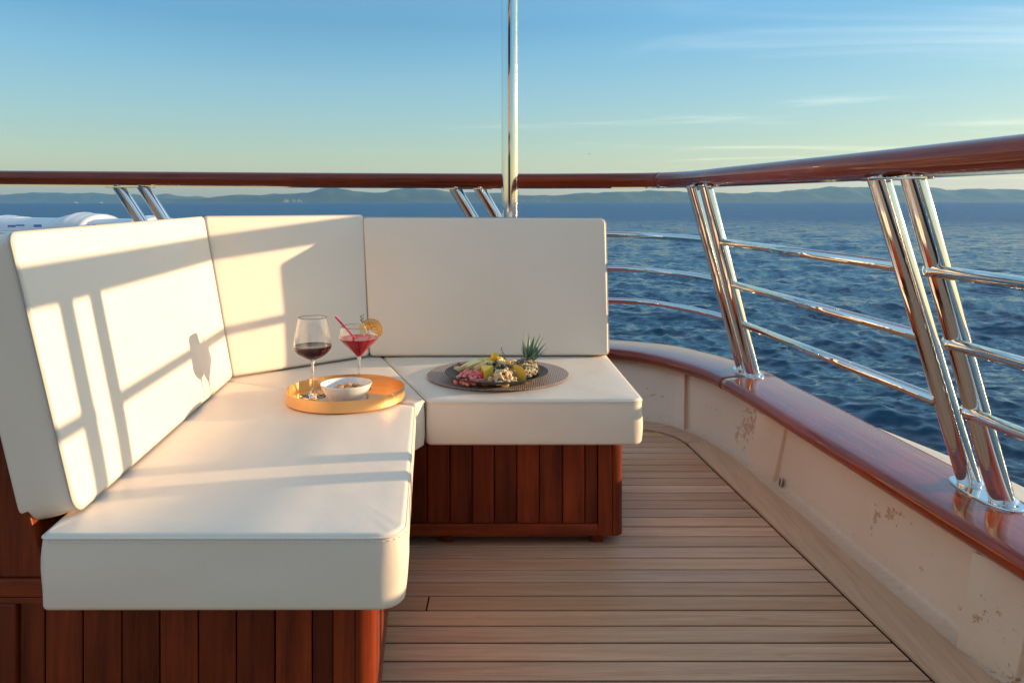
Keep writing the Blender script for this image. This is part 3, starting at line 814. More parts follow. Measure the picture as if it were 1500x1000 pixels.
# leaning back support beside the left cushion
def bx(y): return -.105*(y-1.45)
vs = []
for y in (1.446, 2.62):
    o = bx(y); vs += [(-1.10+o, y, .3595), (-.86+o, y, .3595), (-.885+o, y, .46), (-1.005+o, y, .93), (-1.10+o, y, .93)]
MB().add(vs, [(0, 1, 2, 3, 4), (9, 8, 7, 6, 5), (0, 5, 6, 1), (1, 6, 7, 2), (2, 7, 8, 3), (3, 8, 9, 4), (4, 9, 5, 0)]).build('back_panel', M['mah_v'], bbL, bev=.003)
sd = [1.474+.0725*i for i in range(13)]
for a, b in zip(sd[:-1], sd[1:]):
    a_, b_ = -.274+bx(a), -.274+bx(b)
    MB().prism([(a_, a+.0012), (a_+.018, a+.0012), (b_+.018, b-.0012), (b_, b-.0012)], .066, .3145).build('plank', M['mah_v'], bbL, bev=.002)
MB().prism([(-.279, 1.4735), (-.2565, 1.4735), (-.2565+bx(2.344), 2.344), (-.279+bx(2.344), 2.344)], .030, .0655).build('side_rail', M['mah_x'], bbL, bev=.003)
MB().prism([(-1.05, 1.47), (-.282, 1.47), (-.282+bx(2.40), 2.40), (-.50, 3.06), (-.60, 3.06), (-1.14, 2.6)], .035, .318).build('carcass', M['dark'], bbL)
for x, y in ((-.32, 1.465), (-.9, 1.465)): MB().box((x-.018, y, -.0), (x+.018, y+.04, .031)).build('foot', M['mah_v'], bbL, bev=.002)

# ================================================================== CUSHIONS
SZ = .466; ST_ = .138
flat = lambda x, y, z: Vector((x, y, SZ-.003+z))
def L_(y, x=-.19): return x-.105*(y-1.39)
cushion('seat_cushion', [(-.835, 1.39), (-.19, 1.39), (L_(2.262), 2.268), (L_(2.60, -.85), 2.60)], [.012, .046, .012, .012], ST_, .010, flat,
        'long cream seat cushion running along the left side in front', puff=.005, bulge=.002, seedv=1)
cushion('seat_cushion', [(L_(2.275), 2.280), (-.262, 2.335), (-.52, 3.05), (-1.05, 2.72), (L_(2.606, -.85)-.02, 2.608)], [.006, .006, .012, .012, .012], ST_, .008, flat,
        'small wedge cream seat cushion in the corner between two longer ones', puff=.003, bulge=.002, seedv=2)
cushion('seat_cushion', [(-.252, 2.338), (.393, 2.338), (.361, 3.05), (-.512, 3.05)], [.02, .036, .012, .012], ST_, .010, flat,
        'wide cream seat cushion at the back carrying the fruit platter', puff=.004, bulge=.002, seedv=3)
def backmap(bl, br, tr, tl, W_, H_):
    bl, br, tr, tl = map(Vector, (bl, br, tr, tl)); n_ = (br-bl).cross(tl-bl).normalized()
    def f(x, y, z):
        s_, h_ = x/W_, y/H_
        return bl*(1-s_)*(1-h_)+br*s_*(1-h_)+tr*s_*h_+tl*(1-s_)*h_+n_*z
    return f
def back(bl, br, tr, tl, label, T=.105, seedv=0, rad=.035):
    W_ = ((Vector(br)-Vector(bl)).length+(Vector(tr)-Vector(tl)).length)/2; H_ = (Vector(tl)-Vector(bl)).length
    return cushion('back_cushion', [(0, 0), (W_, 0), (W_, H_), (0, H_)], rad, T, .009, backmap(bl, br, tr, tl, W_, H_), label, puff=.005, bulge=.002, seedv=seedv)
back((-.803, 1.455, .474), (-.922, 2.595, .474), (-1.028, 2.625, 1.002), (-.912, 1.432, .995), 'tall cream back cushion leaning along the left side, nearest the camera', seedv=4, rad=[.035, .015, .016, .022])
back((-.928, 2.604, .474), (-.538, 2.958, .474), (-.574, 3.043, 1.000), (-1.033, 2.636, 1.003), 'cream back cushion set diagonally across the corner', seedv=5, rad=.013)
back((-.537, 2.960, .472), (.365, 2.960, .474), (.362, 3.035, .988), (-.577, 3.035, .992), 'wide cream back cushion at the rear beside the open rail', seedv=6, rad=[.015, .015, .022, .013])

# ================================================================== TRAY, GLASSES, BOWL
TZ = SZ+.003
tx, ty = -.492, 2.325
M['copper'] = NT('copper_tray_metal'); _t = M['copper']
_v = _t.coord('Object', (6, 6, 220)); _n = _t.noise(_v, 1, 4)
M['copper'] = _t.set(col=(.90, .52, .22), metal=1.0, rough=_t.ramp(_n, .3, .7, .38, .5), normal=_t.bump(_n, .03, .001))
M['copper_in'] = mat_simple('copper_tray_mirror', (.80, .56, .42), .07, 1.0)
tray = empty('tray', (tx, ty, TZ), 'round copper tray with raised rim on the left seat cushion', 'tray')
r = .172
mb = MB(); mb.lathe([(0, 0), (r-.004, 0), (r, .002), (r, .034), (r-.0015, .0352), (r-.003, .034), (r-.003, .0045)], 96); auto_smooth(mb.build('rim', M['copper'], tray), 30)
mb = MB(); mb.lathe([(r-.0031, .0042), (0, .0042)], 96); mb.build('mirror_base', M['copper_in'], tray)
FZ = TZ+.0048
M['wine'] = mat_simple('red_wine', (.05, .001, .002), 0.0, trans=1.0, ior=1.34)
M['cocktail'] = mat_simple('red_cocktail', (.98, .025, .03), 0.0, trans=.6, ior=1.34)

def stem_glass(name, x, y, label, H, bowl, stem_top, foot_r=.038, liquid=None, liqmat=None, liqname='wine'):
    g = empty(name, (x, y, FZ), label, 'glass')
    mb = MB()
    outer_ = [(0, 0), (foot_r*.96, 0), (foot_r, .0009), (foot_r*.97, .0016), (foot_r*.6, .0032), (foot_r*.25, .006), (.0052, .012), (.0036, .026), (.0031, stem_top*.6), (.0036, stem_top*.88), (.0065, stem_top*.97)]
    out = outer_+[(r_, z_) for r_, z_ in bowl]
    th = .0011
    inn = [(max(r_-th, 0), z_+.0004) for r_, z_ in reversed(bowl)]
    inn = inn+[(0.0, bowl[0][1]+.0016)]
    mb.lathe(out+inn, 64); o = mb.build('bowl_and_stem', M['glass'], g, True)
    # weld centre points
    bm = bmesh.new(); bm.from_mesh(o.data); bmesh.ops.remove_doubles(bm, verts=bm.verts, dist=1e-5); bm.to_mesh(o.data); bm.free()
    if liquid:
        zl = liquid; pr = [(0, bowl[0][1]+.0013)]
        for (r1, z1) in bowl:
            if z1 < zl-.001: pr.append((max(r1-th*.6, .0005), z1+.0008))
        rl = np.interp(zl, [b[1] for b in bowl], [b[0] for b in bowl])-th*.6
        pr += [(rl, zl+.0003), (rl*.985, zl), (0, zl)]
        mb = MB(); mb.lathe(pr, 64); o = auto_smooth(mb.build(liqname, liqmat, g), 40)
        bm = bmesh.new(); bm.from_mesh(o.data); bmesh.ops.remove_doubles(bm, verts=bm.verts, dist=1e-5); bm.to_mesh(o.data); bm.free()
    return g
def dense(pts, k=5): return [(p.x, p.y) for p in catmull([(a, b, 0) for a, b in pts], k)]
stem_glass('wine_glass', -.594, 2.338, 'tall stemmed wine glass holding dark red wine on the copper tray', .234,
           dense([(.006, .107), (.018, .110), (.036, .120), (.0505, .134), (.0553, .146), (.0545, .160), (.0505, .190), (.0455, .215), (.0418, .234)]), .105, .039, .150, M['wine'])
stem_glass('cocktail_glass', -.474, 2.430, 'stemmed cocktail glass of bright red drink garnished with orange', .195,
           dense([(.006, .100), (.013, .107), (.032, .127), (.052, .146), (.0612, .158), (.0615, .168), (.0585, .181), (.0545, .193)]), .098, .037, .157, M['cocktail'], 'cocktail')
# straw
straw = MB(); a = Vector((-.549, 2.435, FZ+.222)); b = Vector((-.476, 2.437, FZ+.141)); d = (b-a).normalized()
straw.tube([a, a.lerp(b, .5), b], .0034, 20, caps=False); straw.tube([b, a.lerp(b, .5), a], .0027, 20, caps=False)
so = straw.build('straw', mat_simple('pink_plastic', (.85, .04, .10), .35, trans=.15), None, True); tag(so, 'pink drinking straw leaning in the red cocktail', 'straw')
# orange slice: peel and flesh segments
def orange_slice(c, r, nrm, ang0, ang1, label):
    root = empty('orange_slice', c, label, 'fruit'); q = Vector(nrm).normalized().to_track_quat('Z', 'Y').to_matrix()
    def sec(r0, r1, a0, a1, t):
        n = 14; pts = [Vector((r1*math.cos(a0+(a1-a0)*k/n), r1*math.sin(a0+(a1-a0)*k/n), 0)) for k in range(n+1)]
        pts += [Vector((r0*math.cos(a0+(a1-a0)*k/n), r0*math.sin(a0+(a1-a0)*k/n), 0)) for k in range(n, -1, -1)]
        m = len(pts); vs = [q @ (p+Vector((0, 0, -t))) for p in pts]+[q @ (p+Vector((0, 0, t))) for p in pts]
        return vs, [tuple(reversed(range(m))), tuple(range(m, 2*m))]+[(i, (i+1) % m, (i+1) % m+m, i+m) for i in range(m)]
    MB().add(*sec(r*.88, r, ang0, ang1, .0042)).build('peel', mat_simple('orange_peel', (.85, .33, .02), .4), root)
    MB().add(*sec(r*.82, r*.88, ang0, ang1, .0038)).build('pith', mat_simple('pith', (.86, .72, .42), .6), root)
    n = 4
    for k in range(n):
        a = ang0+(ang1-ang0)*k/n+.03; b_ = ang0+(ang1-ang0)*(k+1)/n-.03
        MB().add(*sec(.003, r*.815, a, b_, .004)).build('segment', mat_simple('orange_flesh', (.90, .36, .02), .25, sss=.2) if k == 0 else bpy.data.materials['orange_flesh'], root)
orange_slice((-.4365, 2.425, FZ+.180), .036, (.35, -1, .25), R(-35), R(150), 'orange slice wedged on the rim of the cocktail glass')
# pineapple piece and sprig on the rim
pw = MB(); vs = []
for t_ in (-.004, .004):
    for a_, b_ in ((-.012, .028), (.002, .031), (.016, .0), (.006, -.010), (-.008, -.002)): vs.append((-.458+a_, 2.405+t_, FZ+.176+b_))
pw.add(vs, [(0, 1, 2, 3, 4), (9, 8, 7, 6, 5)]+[((i+1) % 5, i, i+5, (i+1) % 5+5) for i in range(5)])
po_ = pw.build('apple_wedge', mat_simple('pale_apple_flesh', (.88, .70, .28), .35, sss=.2), None, bev=.002); tag(po_, 'pale fruit wedge clipped beside the orange slice on the cocktail', 'fruit')
sp = MB(); sp.tube(catmull([(-.460, 2.41, FZ+.200), (-.461, 2.41, FZ+.214), (-.464, 2.41, FZ+.229)], 4), [.0014, .0013, .0012, .0012, .0011, .001, .0009, .0008, .0006], 8)
for k in range(5):
    z = FZ+.205+k*.005; s_ = (-1)**k; sp.tube([(-.461, 2.41, z), (-.461+s_*.0045, 2.409, z+.005), (-.461+s_*.006, 2.408, z+.010)], [.0008, .0013, .0003], 6)
so = sp.build('herb_sprig', mat_simple('herb_green', (.10, .20, .05), .5), None, True); tag(so, 'small green sprig standing above the cocktail', 'garnish')
# bowl
bw = empty('bowl', (-.478, 2.262, FZ), 'small white porcelain bowl of nuts on the copper tray', 'bowl')
prf = dense([(.0, .0025), (.028, .0025), (.029, 0), (.0325, 0), (.034, .003), (.050, .015), (.066, .036), (.0735, .055)], 5)+[(.0732, .0568), (.0715, .0570)]+dense([(.0705, .055), (.063, .037), (.047, .018), (.030, .0075), (0, .006)], 5)
mb = MB(); mb.lathe(prf, 80); o = auto_smooth(mb.build('porcelain', mat_simple('white_porcelain', (.82, .81, .78), .18, coat=.6), bw), 60)
# peanuts
M['nut'] = NT('roasted_nut'); _t = M['nut']; _c = _t.mix(_t.rand(), (.80, .46, .19, 1), (.62, .27, .08, 1)); M['nut'] = _t.set(col=_c, rough=.4)
M['cashew'] = NT('cashew'); _t = M['cashew']; _c = _t.mix(_t.rand(), (.80, .62, .36, 1), (.66, .42, .19, 1)); M['cashew'] = _t.set(col=_c, rough=.45, sss=.1)
M['hazel'] = NT('hazelnut'); _t = M['hazel']; _c = _t.mix(_t.rand(), (.22, .055, .03, 1), (.32, .10, .05, 1)); M['hazel'] = _t.set(col=_c, rough=.3)
def nut_mesh(kind):
    mb = MB()
    if kind == 'peanut': mb.ico((0, 0, 0), .0068, 2, (1.45, .82, .75), jit=.04)
    elif kind == 'cashew': mb.tube(catmull([(-.010, -.003, 0), (-.0065, .0035, .001), (.0, .0055, .0015), (.0065, .0035, .001), (.009, -.004, 0)], 4), [.0015]+[.0035+.0015*math.sin(i/15*math.pi) for i in range(15)]+[.002], 10)
    else: mb.ico((0, 0, 0), .0075, 2, (1, 1, .92), jit=.02)
    return mesh(kind, mb.v, mb.f, M[{'peanut': 'nut', 'cashew': 'cashew', 'hazelnut': 'hazel'}[kind]], True)
NM = {k: nut_mesh(k) for k in ('peanut', 'cashew', 'hazelnut')}
rg = random.Random(11)
def scatter(name, me, cx, cy, rx, ry, z0, hgt, n, label, cat, group, flat=.5, s=(1, 1)):
    for i in range(n):
        for _ in range(30):
            a, b = rg.uniform(-1, 1), rg.uniform(-1, 1)
            if a*a+b*b < 1: break
        o = link(name, me); d = a*a+b*b
        o.location = (cx+a*rx, cy+b*ry, z0+hgt*(1-d)*rg.uniform(.45, 1)); o.rotation_euler = (rg.uniform(-flat, flat), rg.uniform(-flat, flat), rg.uniform(0, 6.28))
        k = rg.uniform(*s); o.scale = (k, k, k); tag(o, label, cat, group)
mb = MB(); mb.ico((-.475, 2.262, FZ+.028), .050, 3, (1, 1, .28), jit=.01)
o = mb.build('nut_heap', M['nut'], None, True); tag(o, 'bed of roasted nuts filling the bottom of the white bowl', 'nuts', None, 'stuff')
scatter('peanut', NM['peanut'], -.473, 2.262, .046, .046, FZ+.036, .012, 75, 'roasted peanut lying in the small white bowl', 'nut', 'peanuts in the white bowl', .6, (.8, 1.15))

# ================================================================== PLACEMAT AND PLATTER
t = NT('woven_placemat'); v = t.coord()
w1 = t.new('ShaderNodeTexWave', bands_direction='X'); w1.inputs['Scale'].default_value = 52; w2 = t.new('ShaderNodeTexWave', bands_direction='Y'); w2.inputs['Scale'].default_value = 52
t.l.new(v, w1.inputs['Vector']); t.l.new(v, w2.inputs['Vector'])
chk = t.new('ShaderNodeTexChecker'); chk.inputs['Scale'].default_value = 210; t.l.new(v, chk.inputs['Vector'])
h = t.math('MULTIPLY', w1.outputs['Fac'], w2.outputs['Fac'])
c = t.mix(t.ramp(h, .05, .5), (.22, .165, .14, 1), (.60, .49, .43, 1))
M['mat'] = t.set(col=c, rough=.6, normal=t.bump(h, .6, .002))
pm = MB().lathe([(0, 0), (.237, 0), (.2385, .0012), (.237, .0026), (0, .0026)], 96).build('placemat', M['mat'], None); auto_smooth(pm, 30); pm.location = (-.047, 2.648, TZ+.0015)
tag(pm, 'round brown woven placemat under the dark fruit platter', 'placemat')
PZ = TZ+.0045; pcx, pcy = -.050, 2.552
t = NT('black_stoneware'); _n = t.noise(t.coord(), 60, 4)
M['plate'] = t.set(col=t.mix(_n, (.030, .033, .033, 1), (.05, .053, .052, 1)), rough=.42, normal=t.bump(_n, .08, .001))
prf = [(0, .003), (.094, .003), (.098, 0), (.104, 0), (.106, .003)]+dense([(.115, .007), (.140, .017), (.160, .0245), (.1665, .0265)], 4)+[(.1685, .0275), (.1688, .0290), (.1672, .0300), (.164, .0292)]+dense([(.155, .0262), (.130, .0165), (.110, .0085), (.097, .0062), (0, .006)], 4)
pl = MB().lathe(prf, 96).build('platter', M['plate'], None); auto_smooth(pl, 50); pl.location = (pcx, pcy, PZ); tag(pl, 'dark round stoneware platter heaped with fruit and nuts', 'plate')
F0 = PZ+.008
def pp(u, v): return pcx+(u-727.5)*.00222, pcy-(v-548)*.0100
# red fruit cubes
rc = NT('red_fruit_flesh'); M['redcube'] = rc.set(col=rc.mix(rc.rand(), (.92, .05, .08, 1), (.95, .34, .28, 1)), rough=.18, sss=.25)
mb = MB(); mb.ico((0, 0, 0), .0062, 2, (1.15, .95, .85), jit=.09); me = mesh('fruit_seed', mb.v, mb.f, M['redcube'], True)
scatter('pomegranate_seed', me, -.131, 2.490, .054, .052, F0+.004, .030, 150, 'glossy pink red seed in the heap at left front of the platter', 'fruit', 'red seeds heaped on the platter', 1.5, (.8, 1.25))
# grapes
gm = NT('green_grape'); M['grape'] = gm.set(col=gm.mix(gm.rand(), (.62, .62, .12, 1), (.74, .62, .09, 1)), rough=.15, sss=.4, coat=.3)
mb = MB(); mb.ico((0, 0, 0), .0125, 3, (1, 1, 1.12)); gme = mesh('grape', mb.v, mb.f, M['grape'], True)
for i, (dx, dy, dz) in enumerate(((-.062, .095, .030), (-.046, .105, .034), (-.030, .098, .038), (-.052, .080, .042), (-.034, .078, .048), (-.018, .108, .030), (-.074, .078, .020), (.008, .100, .046), (.018, .105, .036), (-.060, .060, .026))):
    o = link('grape', gme); o.location = (pcx+dx, pcy+dy, F0+dz-.012); o.rotation_euler = (rg.uniform(-.5, .5), rg.uniform(-.5, .5), 0)
    tag(o, 'yellow green grape in the bunch at the back of the platter', 'fruit', 'grapes on the platter')
ph = MB().ico((0, 0, 0), .0140, 3).build('physalis_berry', mat_simple('yellow_berry', (.85, .50, .02), .2, sss=.3), None, True); ph.location = (pcx-.008, pcy+.075, F0+.052)
tag(ph, 'round golden yellow berry on top of the green grapes', 'fruit')
# cheese wedges
ch = mat_simple('pale_cheese', (.95, .72, .33), .4, sss=.15)
def wedge(x, y, z, L, w, h, rz, label, tilt=0, grp=None, mat=ch, nm='cheese_wedge'):
    o = MB().add([(0, 0, 0), (L, -w/2, 0), (L, w/2, 0), (0, 0, h), (L, -w/2, h), (L, w/2, h)], [(0, 2, 1), (3, 4, 5), (0, 1, 4, 3), (1, 2, 5, 4), (2, 0, 3, 5)]).build(nm, mat, None, bev=.0015)
    o.location = (x, y, z); o.rotation_euler = (tilt, -.25, rz); tag(o, label, nm.split('_')[0], grp)
wedge(pcx-.130, pcy+.020, F0+.012, .075, .030, .013, R(38), 'pale yellow cheese wedge lying outermost on the left of the platter')
wedge(pcx-.102, pcy+.010, F0+.018, .062, .034, .014, R(52), 'pale yellow cheese wedge between the red seeds and the grapes', .2)
wedge(pcx-.072, pcy+.005, F0+.020, .060, .038, .014, R(30), 'pale yellow cheese wedge right behind the red seeds', -.2)
wedge(pcx-.036, pcy-.085, F0+.006, .045, .040, .034, R(80), 'upright yellow fruit wedge at the front beside the red seeds', 0, None, mat_simple('pineapple_flesh', (.96, .62, .08), .25, sss=.25), 'pineapple_chunk')
# nuts on platter
G1 = 'cashews on the platter'; G2 = 'hazelnuts on the platter'
scatter('cashew', NM['cashew'], pcx-.135, pcy+.070, .022, .022, F0+.008, .012, 9, 'pale cashew at the left end of the platter', 'nut', 'cashews at the left end of the platter', .7)
scatter('hazelnut', NM['hazelnut'], pcx-.122, pcy+.080, .022, .026, F0+.016, .014, 7, 'brown hazelnut at the left end of the platter', 'nut', 'hazelnuts at the left end of the platter', .7)
scatter('cashew', NM['cashew'], pcx+.018, pcy-.085, .042, .045, F0+.006, .034, 46, 'pale cashew in the heap at the front middle of the platter', 'nut', G1, .9, (.9, 1.25))
scatter('hazelnut', NM['hazelnut'], pcx+.0, pcy-.110, .055, .022, F0+.005, .012, 9, 'brown hazelnut at the front edge of the cashew heap', 'nut', G2, .9, (.9, 1.15))
scatter('cashew', NM['cashew'], pcx+.028, pcy+.03, .045, .04, F0+.024, .026, 26, 'pale cashew among the green herbs in the middle', 'nut', 'cashews among the herbs', .9, (.9, 1.2))
# dark berries
mb = MB(); mb.ico((0, 0, 0), .0078, 2); be = mesh('blueberry', mb.v, mb.f, mat_simple('blue_black_berry', (.018, .022, .05), .35), True)
scatter('blueberry', be, pcx+.005, pcy-.01, .042, .035, F0+.014, .034, 14, 'dark blue berry among the herbs in the middle of the platter', 'fruit', 'blueberries on the platter', .6, (.85, 1.2))
# inner mound of fruit under the herbs
mb = MB(); mb.ico((pcx+.012, pcy+.005, F0), .060, 3, (1, .95, .55), jit=.05)
o = mb.build('fruit_salad', mat_simple('mixed_fruit', (.55, .42, .16), .5), None, True); tag(o, 'mound of chopped fruit under the herbs and nuts', 'fruit', None, 'stuff')
# herb sprigs: needle leaves on stems
def sprig(x, y, z, L, rz, lean, label, grp):
    mb = MB(); d = Vector((math.cos(rz)*math.sin(lean), math.sin(rz)*math.sin(lean), math.cos(lean))); p = Vector((x, y, z))
    mb.tube([p, p+d*L*.5, p+d*L], [.0013, .001, .0005], 6); side = d.cross(Vector((0, 0, 1))).normalized() if abs(d.z) < .98 else Vector((1, 0, 0)); o2 = d.cross(side)
    n = int(L/.0042)
    for i in range(n):
        q = p+d*(L*(i+1)/(n+1)); a = i*2.4; s_ = side*math.cos(a)+o2*math.sin(a); l = .013*(1-.4*i/n)
        w_ = d.cross(s_).normalized()*.0019; e = q+s_*l*.85+d*l*.7; m_ = q.lerp(e, .5)
        mb.add([q, m_+w_, e, m_-w_, m_+d*.0008], [(0, 1, 4), (1, 2, 4), (2, 3, 4), (3, 0, 4)])
    o = mb.build('herb_sprig', HM, None); tag(o, label, 'herb', grp)
HM = NT('rosemary_green'); HM = HM.set(col=HM.mix(HM.rand(), (.045, .10, .035, 1), (.10, .19, .05, 1)), rough=.5)
for i in range(13):
    a = rg.uniform(0, 6.28); sprig(pcx+.012+.030*math.cos(a*1.7), pcy+.004+.028*math.sin(a*2.1), F0+.020+.006*rg.random(), rg.uniform(.035, .058), a, rg.uniform(.9, 1.45), 'dark green herb sprig lying over the middle of the platter', 'herb sprigs on the platter')
sprig(pcx+.036, pcy+.07, F0+.025, .062, R(160), .42, 'single upright green sprig behind the yellow berry', None)

# pineapple
pn = empty('pineapple', (pcx+.075, pcy-.01, F0), 'pineapple wedge with green crown at the right of the platter', 'pineapple')
t = NT('pineapple_rind'); v = t.coord(); vo = t.new('ShaderNodeTexVoronoi'); vo.inputs['Scale'].default_value = 95; t.l.new(v, vo.inputs['Vector'])
c = t.mix(t.ramp(vo.outputs['Distance'], .12, .55), (.62, .50, .26, 1), (.085, .06, .03, 1)); RIND = t.set(col=c, rough=.6, normal=t.bump(vo.outputs['Distance'], -.7, .003))
t = NT('pineapple_flesh_cut'); v = t.coord('Object', (80, 80, 20)); n_ = t.noise(v, 1, 4); FL = t.set(col=t.mix(n_, (.97, .66, .12, 1), (.92, .50, .05, 1)), rough=.25, sss=.2)
# quarter of a barrel: axis from lower front (cut end) to upper back (crown)
ax0 = Vector((.030, -.050, .020)); ax1 = Vector((-.002, .034, .030)); A = (ax1-ax0); Ln = A.length; A.normalize(); Sx = A.cross(Vector((0, 0, 1))).normalized(); Uz = Sx.cross(A)
rows = []; N1, N2 = 16, 18
def prr(t_): return .039*math.sqrt(max(.05, 1-(abs(t_-.42)/.72)**2.6))
rows = []
for i in range(N1+1):
    t_ = i/N1; r_ = []
    for k in range(N2+1):
        an = R(-75+k/N2*190); rr_ = prr(t_); bumpy = 1+.05*(math.sin(i*2.4)*math.sin(k*1.9)); r_.append(ax0+A*(Ln*t_)+(Sx*math.cos(an)+Uz*math.sin(an))*rr_*bumpy)
    rows.append(r_)
def plcl(o): return o
rd = loft('rind', [[p for p in r_] for r_ in rows], RIND, pn); 
# flesh faces
mb = MB()
e0 = [r_[0] for r_ in rows]; e1 = [r_[-1] for r_ in rows]; c_ = [ax0+A*(Ln*i/N1) for i in range(N1+1)]
vs = e0+c_+e1; n = N1+1; fs = []
for i in range(N1): fs += [(i, i+1, n+i+1, n+i), (n+i, n+i+1, 2*n+i+1, 2*n+i)]
mb.add(vs, fs)
for row, cc_ in ((rows[0], c_[0]), (rows[-1], c_[-1])):
    k = len(mb.v); mb.v += [tuple(p) for p in row]+[tuple(cc_)]; m = len(row); mb.f += [(k+i, k+i+1, k+m) for i in range(m-1)]
mb.build('flesh', FL, pn)
# studs on the rind: spiky eyes
mb = MB()
for i in range(1, N1, 2):
    for k in range(1, N2, 2):
        p = rows[i][min(N2, k+(i//2) % 2)]; c1 = ax0+A*(Ln*i/N1); nr_ = (p-c1).normalized(); w_ = A.cross(nr_)*.0042; l_ = A*.0045
        mb.add([p+w_, p+l_, p-w_, p-l_, p+nr_*.0034], [(0, 1, 4), (1, 2, 4), (2, 3, 4), (3, 0, 4)])
mb.build('eye_studs', RIND, pn)['kind'] = 'stuff'
# crown leaves, each its own piece
t = NT('pineapple_leaf'); v = t.coord('Object', (300, 300, 60)); n_ = t.noise(v, 1, 2); LF = t.set(col=t.mix(t.rand(), (.08, .17, .11, 1), (.22, .33, .22, 1)), rough=.42)
LF2 = mat_simple('pale_leaf', (.55, .55, .20), .5)
crown = ax1-A*.012+Vector((-.006, 0, .022)); cd = Vector((.20, .30, .93)).normalized()
s1 = cd.cross(Vector((0, 1, 0))).normalized(); s2 = cd.cross(s1)
specs = [(i*2.399, .026+.0044*i, .75+.95*(1-i/17)) for i in range(17)]
def leaf(az, L, lean, mat, w=.0088):
    out_ = (s1*math.cos(az)+s2*math.sin(az)); rows_ = []; n = 7; p = crown+out_*.006; d = (cd*math.cos(lean)+out_*math.sin(lean)).normalized()
    for i in range(n):
        f = i/(n-1); ww = w*(1-f**1.6)+.0003; sd_ = d.cross(out_); sd_ = sd_.normalized() if sd_.length > .01 else s1
        nn_ = sd_.cross(d).normalized()
        rows_.append([p-sd_*ww, p-nn_*ww*.35, p+sd_*ww, p+nn_*ww*.05]); p = p+d*(L/(n-1)); d = (d+cd*.05-out_*.03*(1 if f < .5 else -2.4)).normalized()
    o = loft('leaf', rows_, mat, pn, closed=True, caps=True); return o
for (az, L, ln) in specs: leaf(az, min(L, .105)*rg.uniform(.85, 1.15), ln*.62, LF)
leaf(R(-10), .075, .95, LF2); leaf(R(20), .055, .9, LF2); leaf(R(60), .098, .35, LF); leaf(R(170), .105, .12, LF); leaf(R(230), .098, .2, LF)
pn.rotation_euler = (0, 0, R(-52)); pn.location.x += .012; pn.location.y += .004

# ================================================================== ADDED HOUSE behind the camera, out of view, for the steel to reflect
dh = empty('added_deckhouse', (-1.2, -5.0, 0), 'added cream house with mahogany framed windows, unseen, for the steel to reflect', 'added_deckhouse')
DG = mat_simple('dark_window_glass', (.02, .025, .03), .03)
for zf in (0, 2.2):
    MB().box((-2.6, -3.0, zf), (1.9, 0, zf+.95)).build('wall', M['paint'], dh, bev=.01)
    MB().box((-2.6, -3.0, zf+1.85), (1.9, 0, zf+2.15)).build('wall', M['paint'], dh, bev=.01)
    MB().box((-2.8, -3.1, zf+2.152), (2.1, .25, zf+2.198)).build('roof', M['white'], dh, bev=.015)
    for i in range(5):
        x = -2.6+i*1.095
        MB().box((x, -.10, zf+.952), (x+.12, .0, zf+1.848)).build('window_post', M['mah_v'], dh, bev=.006)
        if i < 4: MB().box((x+.122, -.06, zf+.953), (x+1.093, -.045, zf+1.847)).build('window_pane', DG, dh)
# ================================================================== THINGS BEYOND THE RAIL
rc_ = empty('storage_pod', (-2.95, 4.80, .28), 'white moulded pod with ribbed domes and blue marks beyond the left rail', 'storage pod')
mb = MB()
body = [(-1.3, -.30, 0), (1.35, -.30, 0)]
prf = []
for i in range(41):
    x = -1.3+2.65*i/40; row = []
    h_ = .692-.030*(i/40)
    for k in range(15):
        a = math.pi*k/14; row.append((x, -.30*math.copysign(abs(math.cos(a))**.5, math.cos(a)), h_*.25+h_*.75*abs(math.sin(a))**.35 if 0 < k < 14 else .12))
    prf.append(row)
o = loft('body', prf, M['white'], rc_, caps=True)
for cx_ in (-.12, .35, .74):
    R_ = {-.12: .15, .35: .17, .74: .10}[cx_]; dz_ = {-.12: .595, .35: .60, .74: .625}[cx_]
    mb = MB(); rows = []
    for i in range(25):
        f = i/24; xx = cx_-R_+2*R_*f; q = math.sqrt(max(0, 1-(2*f-1)**2)); rr_ = R_*.62*q**.8*(1.06 if i % 8 in (2, 3) else 1)
        rows.append([(xx, .27*math.cos(a)*min(1, q+.2), .0+dz_+rr_*math.sin(a)) for a in [math.pi*j/12 for j in range(13)]])
    loft('dome', rows, M['white'], rc_)
for x, w in ((.06, .2), (.52, .10), (.62, .08)):
    for j in range(4):
        MB().box((x+j*w/4, -.303, .628+.006*(j % 3)), (x+j*w/4+w/4.2, -.299, .640+.003*(j % 2))).build('blue_mark', mat_simple('blue_print', (.16, .28, .60), .6) if (x == .06 and j == 0) else bpy.data.materials['blue_print'], rc_)
for x in (-1.0, 0, 1.0): MB().box((x-.02, -.36, -.03), (x+.02, .22, .13)).build('cradle_arm', M['steel'], rc_, bev=.004)

def boat(u, D, L, label):
    b = empty('motor_boat', ((u-750)/1150*D, D, ZW), label, 'boat')
    rows = []
    for i in range(13):
        f = i/12; x = -L/2+L*f; w = 2.2*(1-max(0, (f-.55)/.45)**2.2)+.02; hh = 2.3+1.2*f
        rows.append([(x, -w, hh), (x+0, -w*.8, .2), (x, 0, -.5), (x, w*.8, .2), (x, w, hh)])
    loft('hull', rows, M['white'], b, closed=True, caps=True)
    MB().add([(-L*.3, -1.7, 2.4), (L*.18, -1.5, 2.6), (L*.18, 1.5, 2.6), (-L*.3, 1.7, 2.4), (-L*.26, -1.4, 5.2), (L*.05, -1.2, 5.2), (L*.05, 1.2, 5.2), (-L*.26, 1.4, 5.2)],
             [(0, 3, 2, 1), (4, 5, 6, 7), (0, 1, 5, 4), (1, 2, 6, 5), (2, 3, 7, 6), (3, 0, 4, 7)]).build('cabin', M['white'], b)
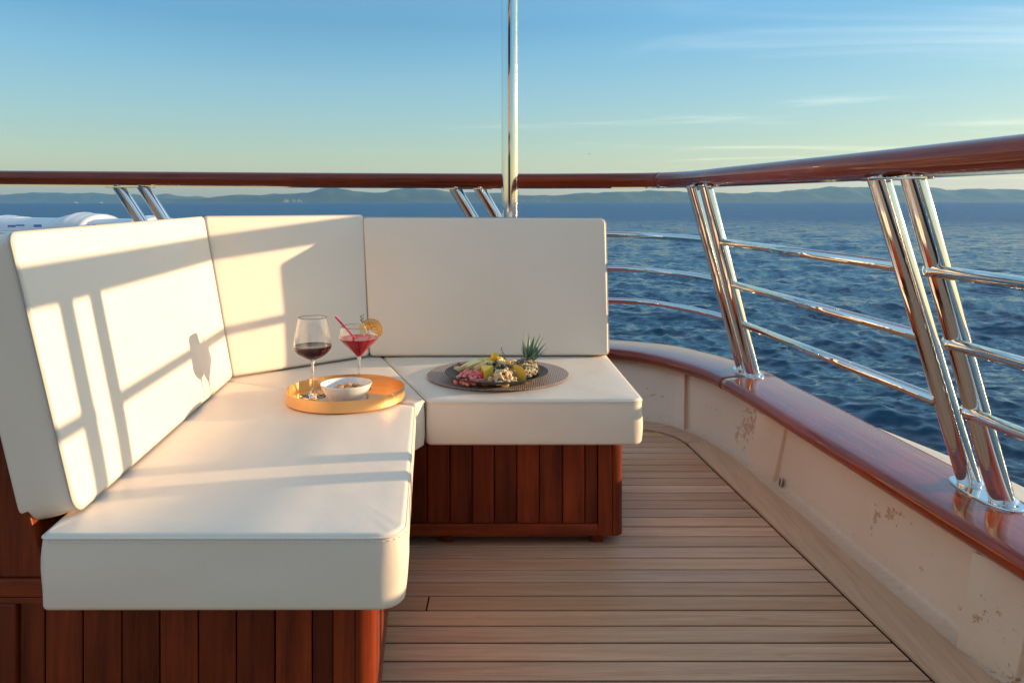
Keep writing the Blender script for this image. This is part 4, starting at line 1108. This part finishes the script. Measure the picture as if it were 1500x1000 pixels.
boat(111, 3000, 15, 'white motor boat far off, the more distant left one near the hills')
boat(148, 3000, 13, 'white motor boat far off, the right one nearest the left rail posts')
boat(121, 185, 2.2, 'small white dinghy hull on the water just above the left cushion')
d_ = [o for o in bpy.data.objects if o.name.startswith('motor_boat')][-1]; d_.scale = (.9, .35, .12); d_.name = 'dinghy'
# birds
fb = empty('seabird', (6.47, 18.7, ZW+.06), 'brown and white seabird floating below the rail bars', 'bird')
BR = mat_simple('brown_feather', (.20, .13, .08), .8); WH = mat_simple('white_feather', (.75, .70, .62), .8)
MB().ico((0, 0, .03), .08, 3, (1.35, .75, .62)).build('body', WH, fb, True)
MB().ico((.01, .012, .048), .075, 3, (1.2, .8, .5)).build('wing', BR, fb, True)
MB().ico((-.10, 0, .10), .034, 3, (1, .85, 1)).build('head', WH, fb, True)
MB().tube([(-.125, 0, .098), (-.165, 0, .09)], [.010, .003], 8).build('beak', mat_simple('beak', (.6, .4, .08), .5), fb, True)
MB().tube([(.09, 0, .045), (.17, 0, .06)], [.030, .008], 8).build('tail', BR, fb, True)
fl = empty('gull', (14.8, 150, 10.2), 'tiny dark gull flying above the handrail right of the mast', 'bird')
MB().ico((0, 0, 0), .10, 2, (1, 2, .9)).build('body', BR, fl, True)
for s_ in (-1, 1): MB().add([(0, .1, 0), (s_*.25, .05, .20), (s_*.5, -.05, .12), (s_*.25, -.12, .16), (0, -.12, 0), (s_*.25, 0, .17)], [(0, 1, 3, 4), (1, 2, 3), (0, 4, 3, 1), (1, 3, 5)]).build('wing', BR, fl)

# ================================================================== AIR
hz = NT('sea_haze'); hz.n.remove(hz.b)
vol = hz.new('ShaderNodeVolumePrincipled'); vol.inputs['Color'].default_value = (.32, .66, 1.0, 1); vol.inputs['Density'].default_value = 5.2e-5; vol.inputs['Anisotropy'].default_value = .2
hz.l.new(vol.outputs[0], hz.n['Material Output'].inputs['Volume'])
ho = MB().box((-17000, -1500, ZW-4.2), (17000, 16500, 420)).build('haze', hz.m); tag(ho, 'thin sea haze veiling the far hills', None, None, 'stuff')
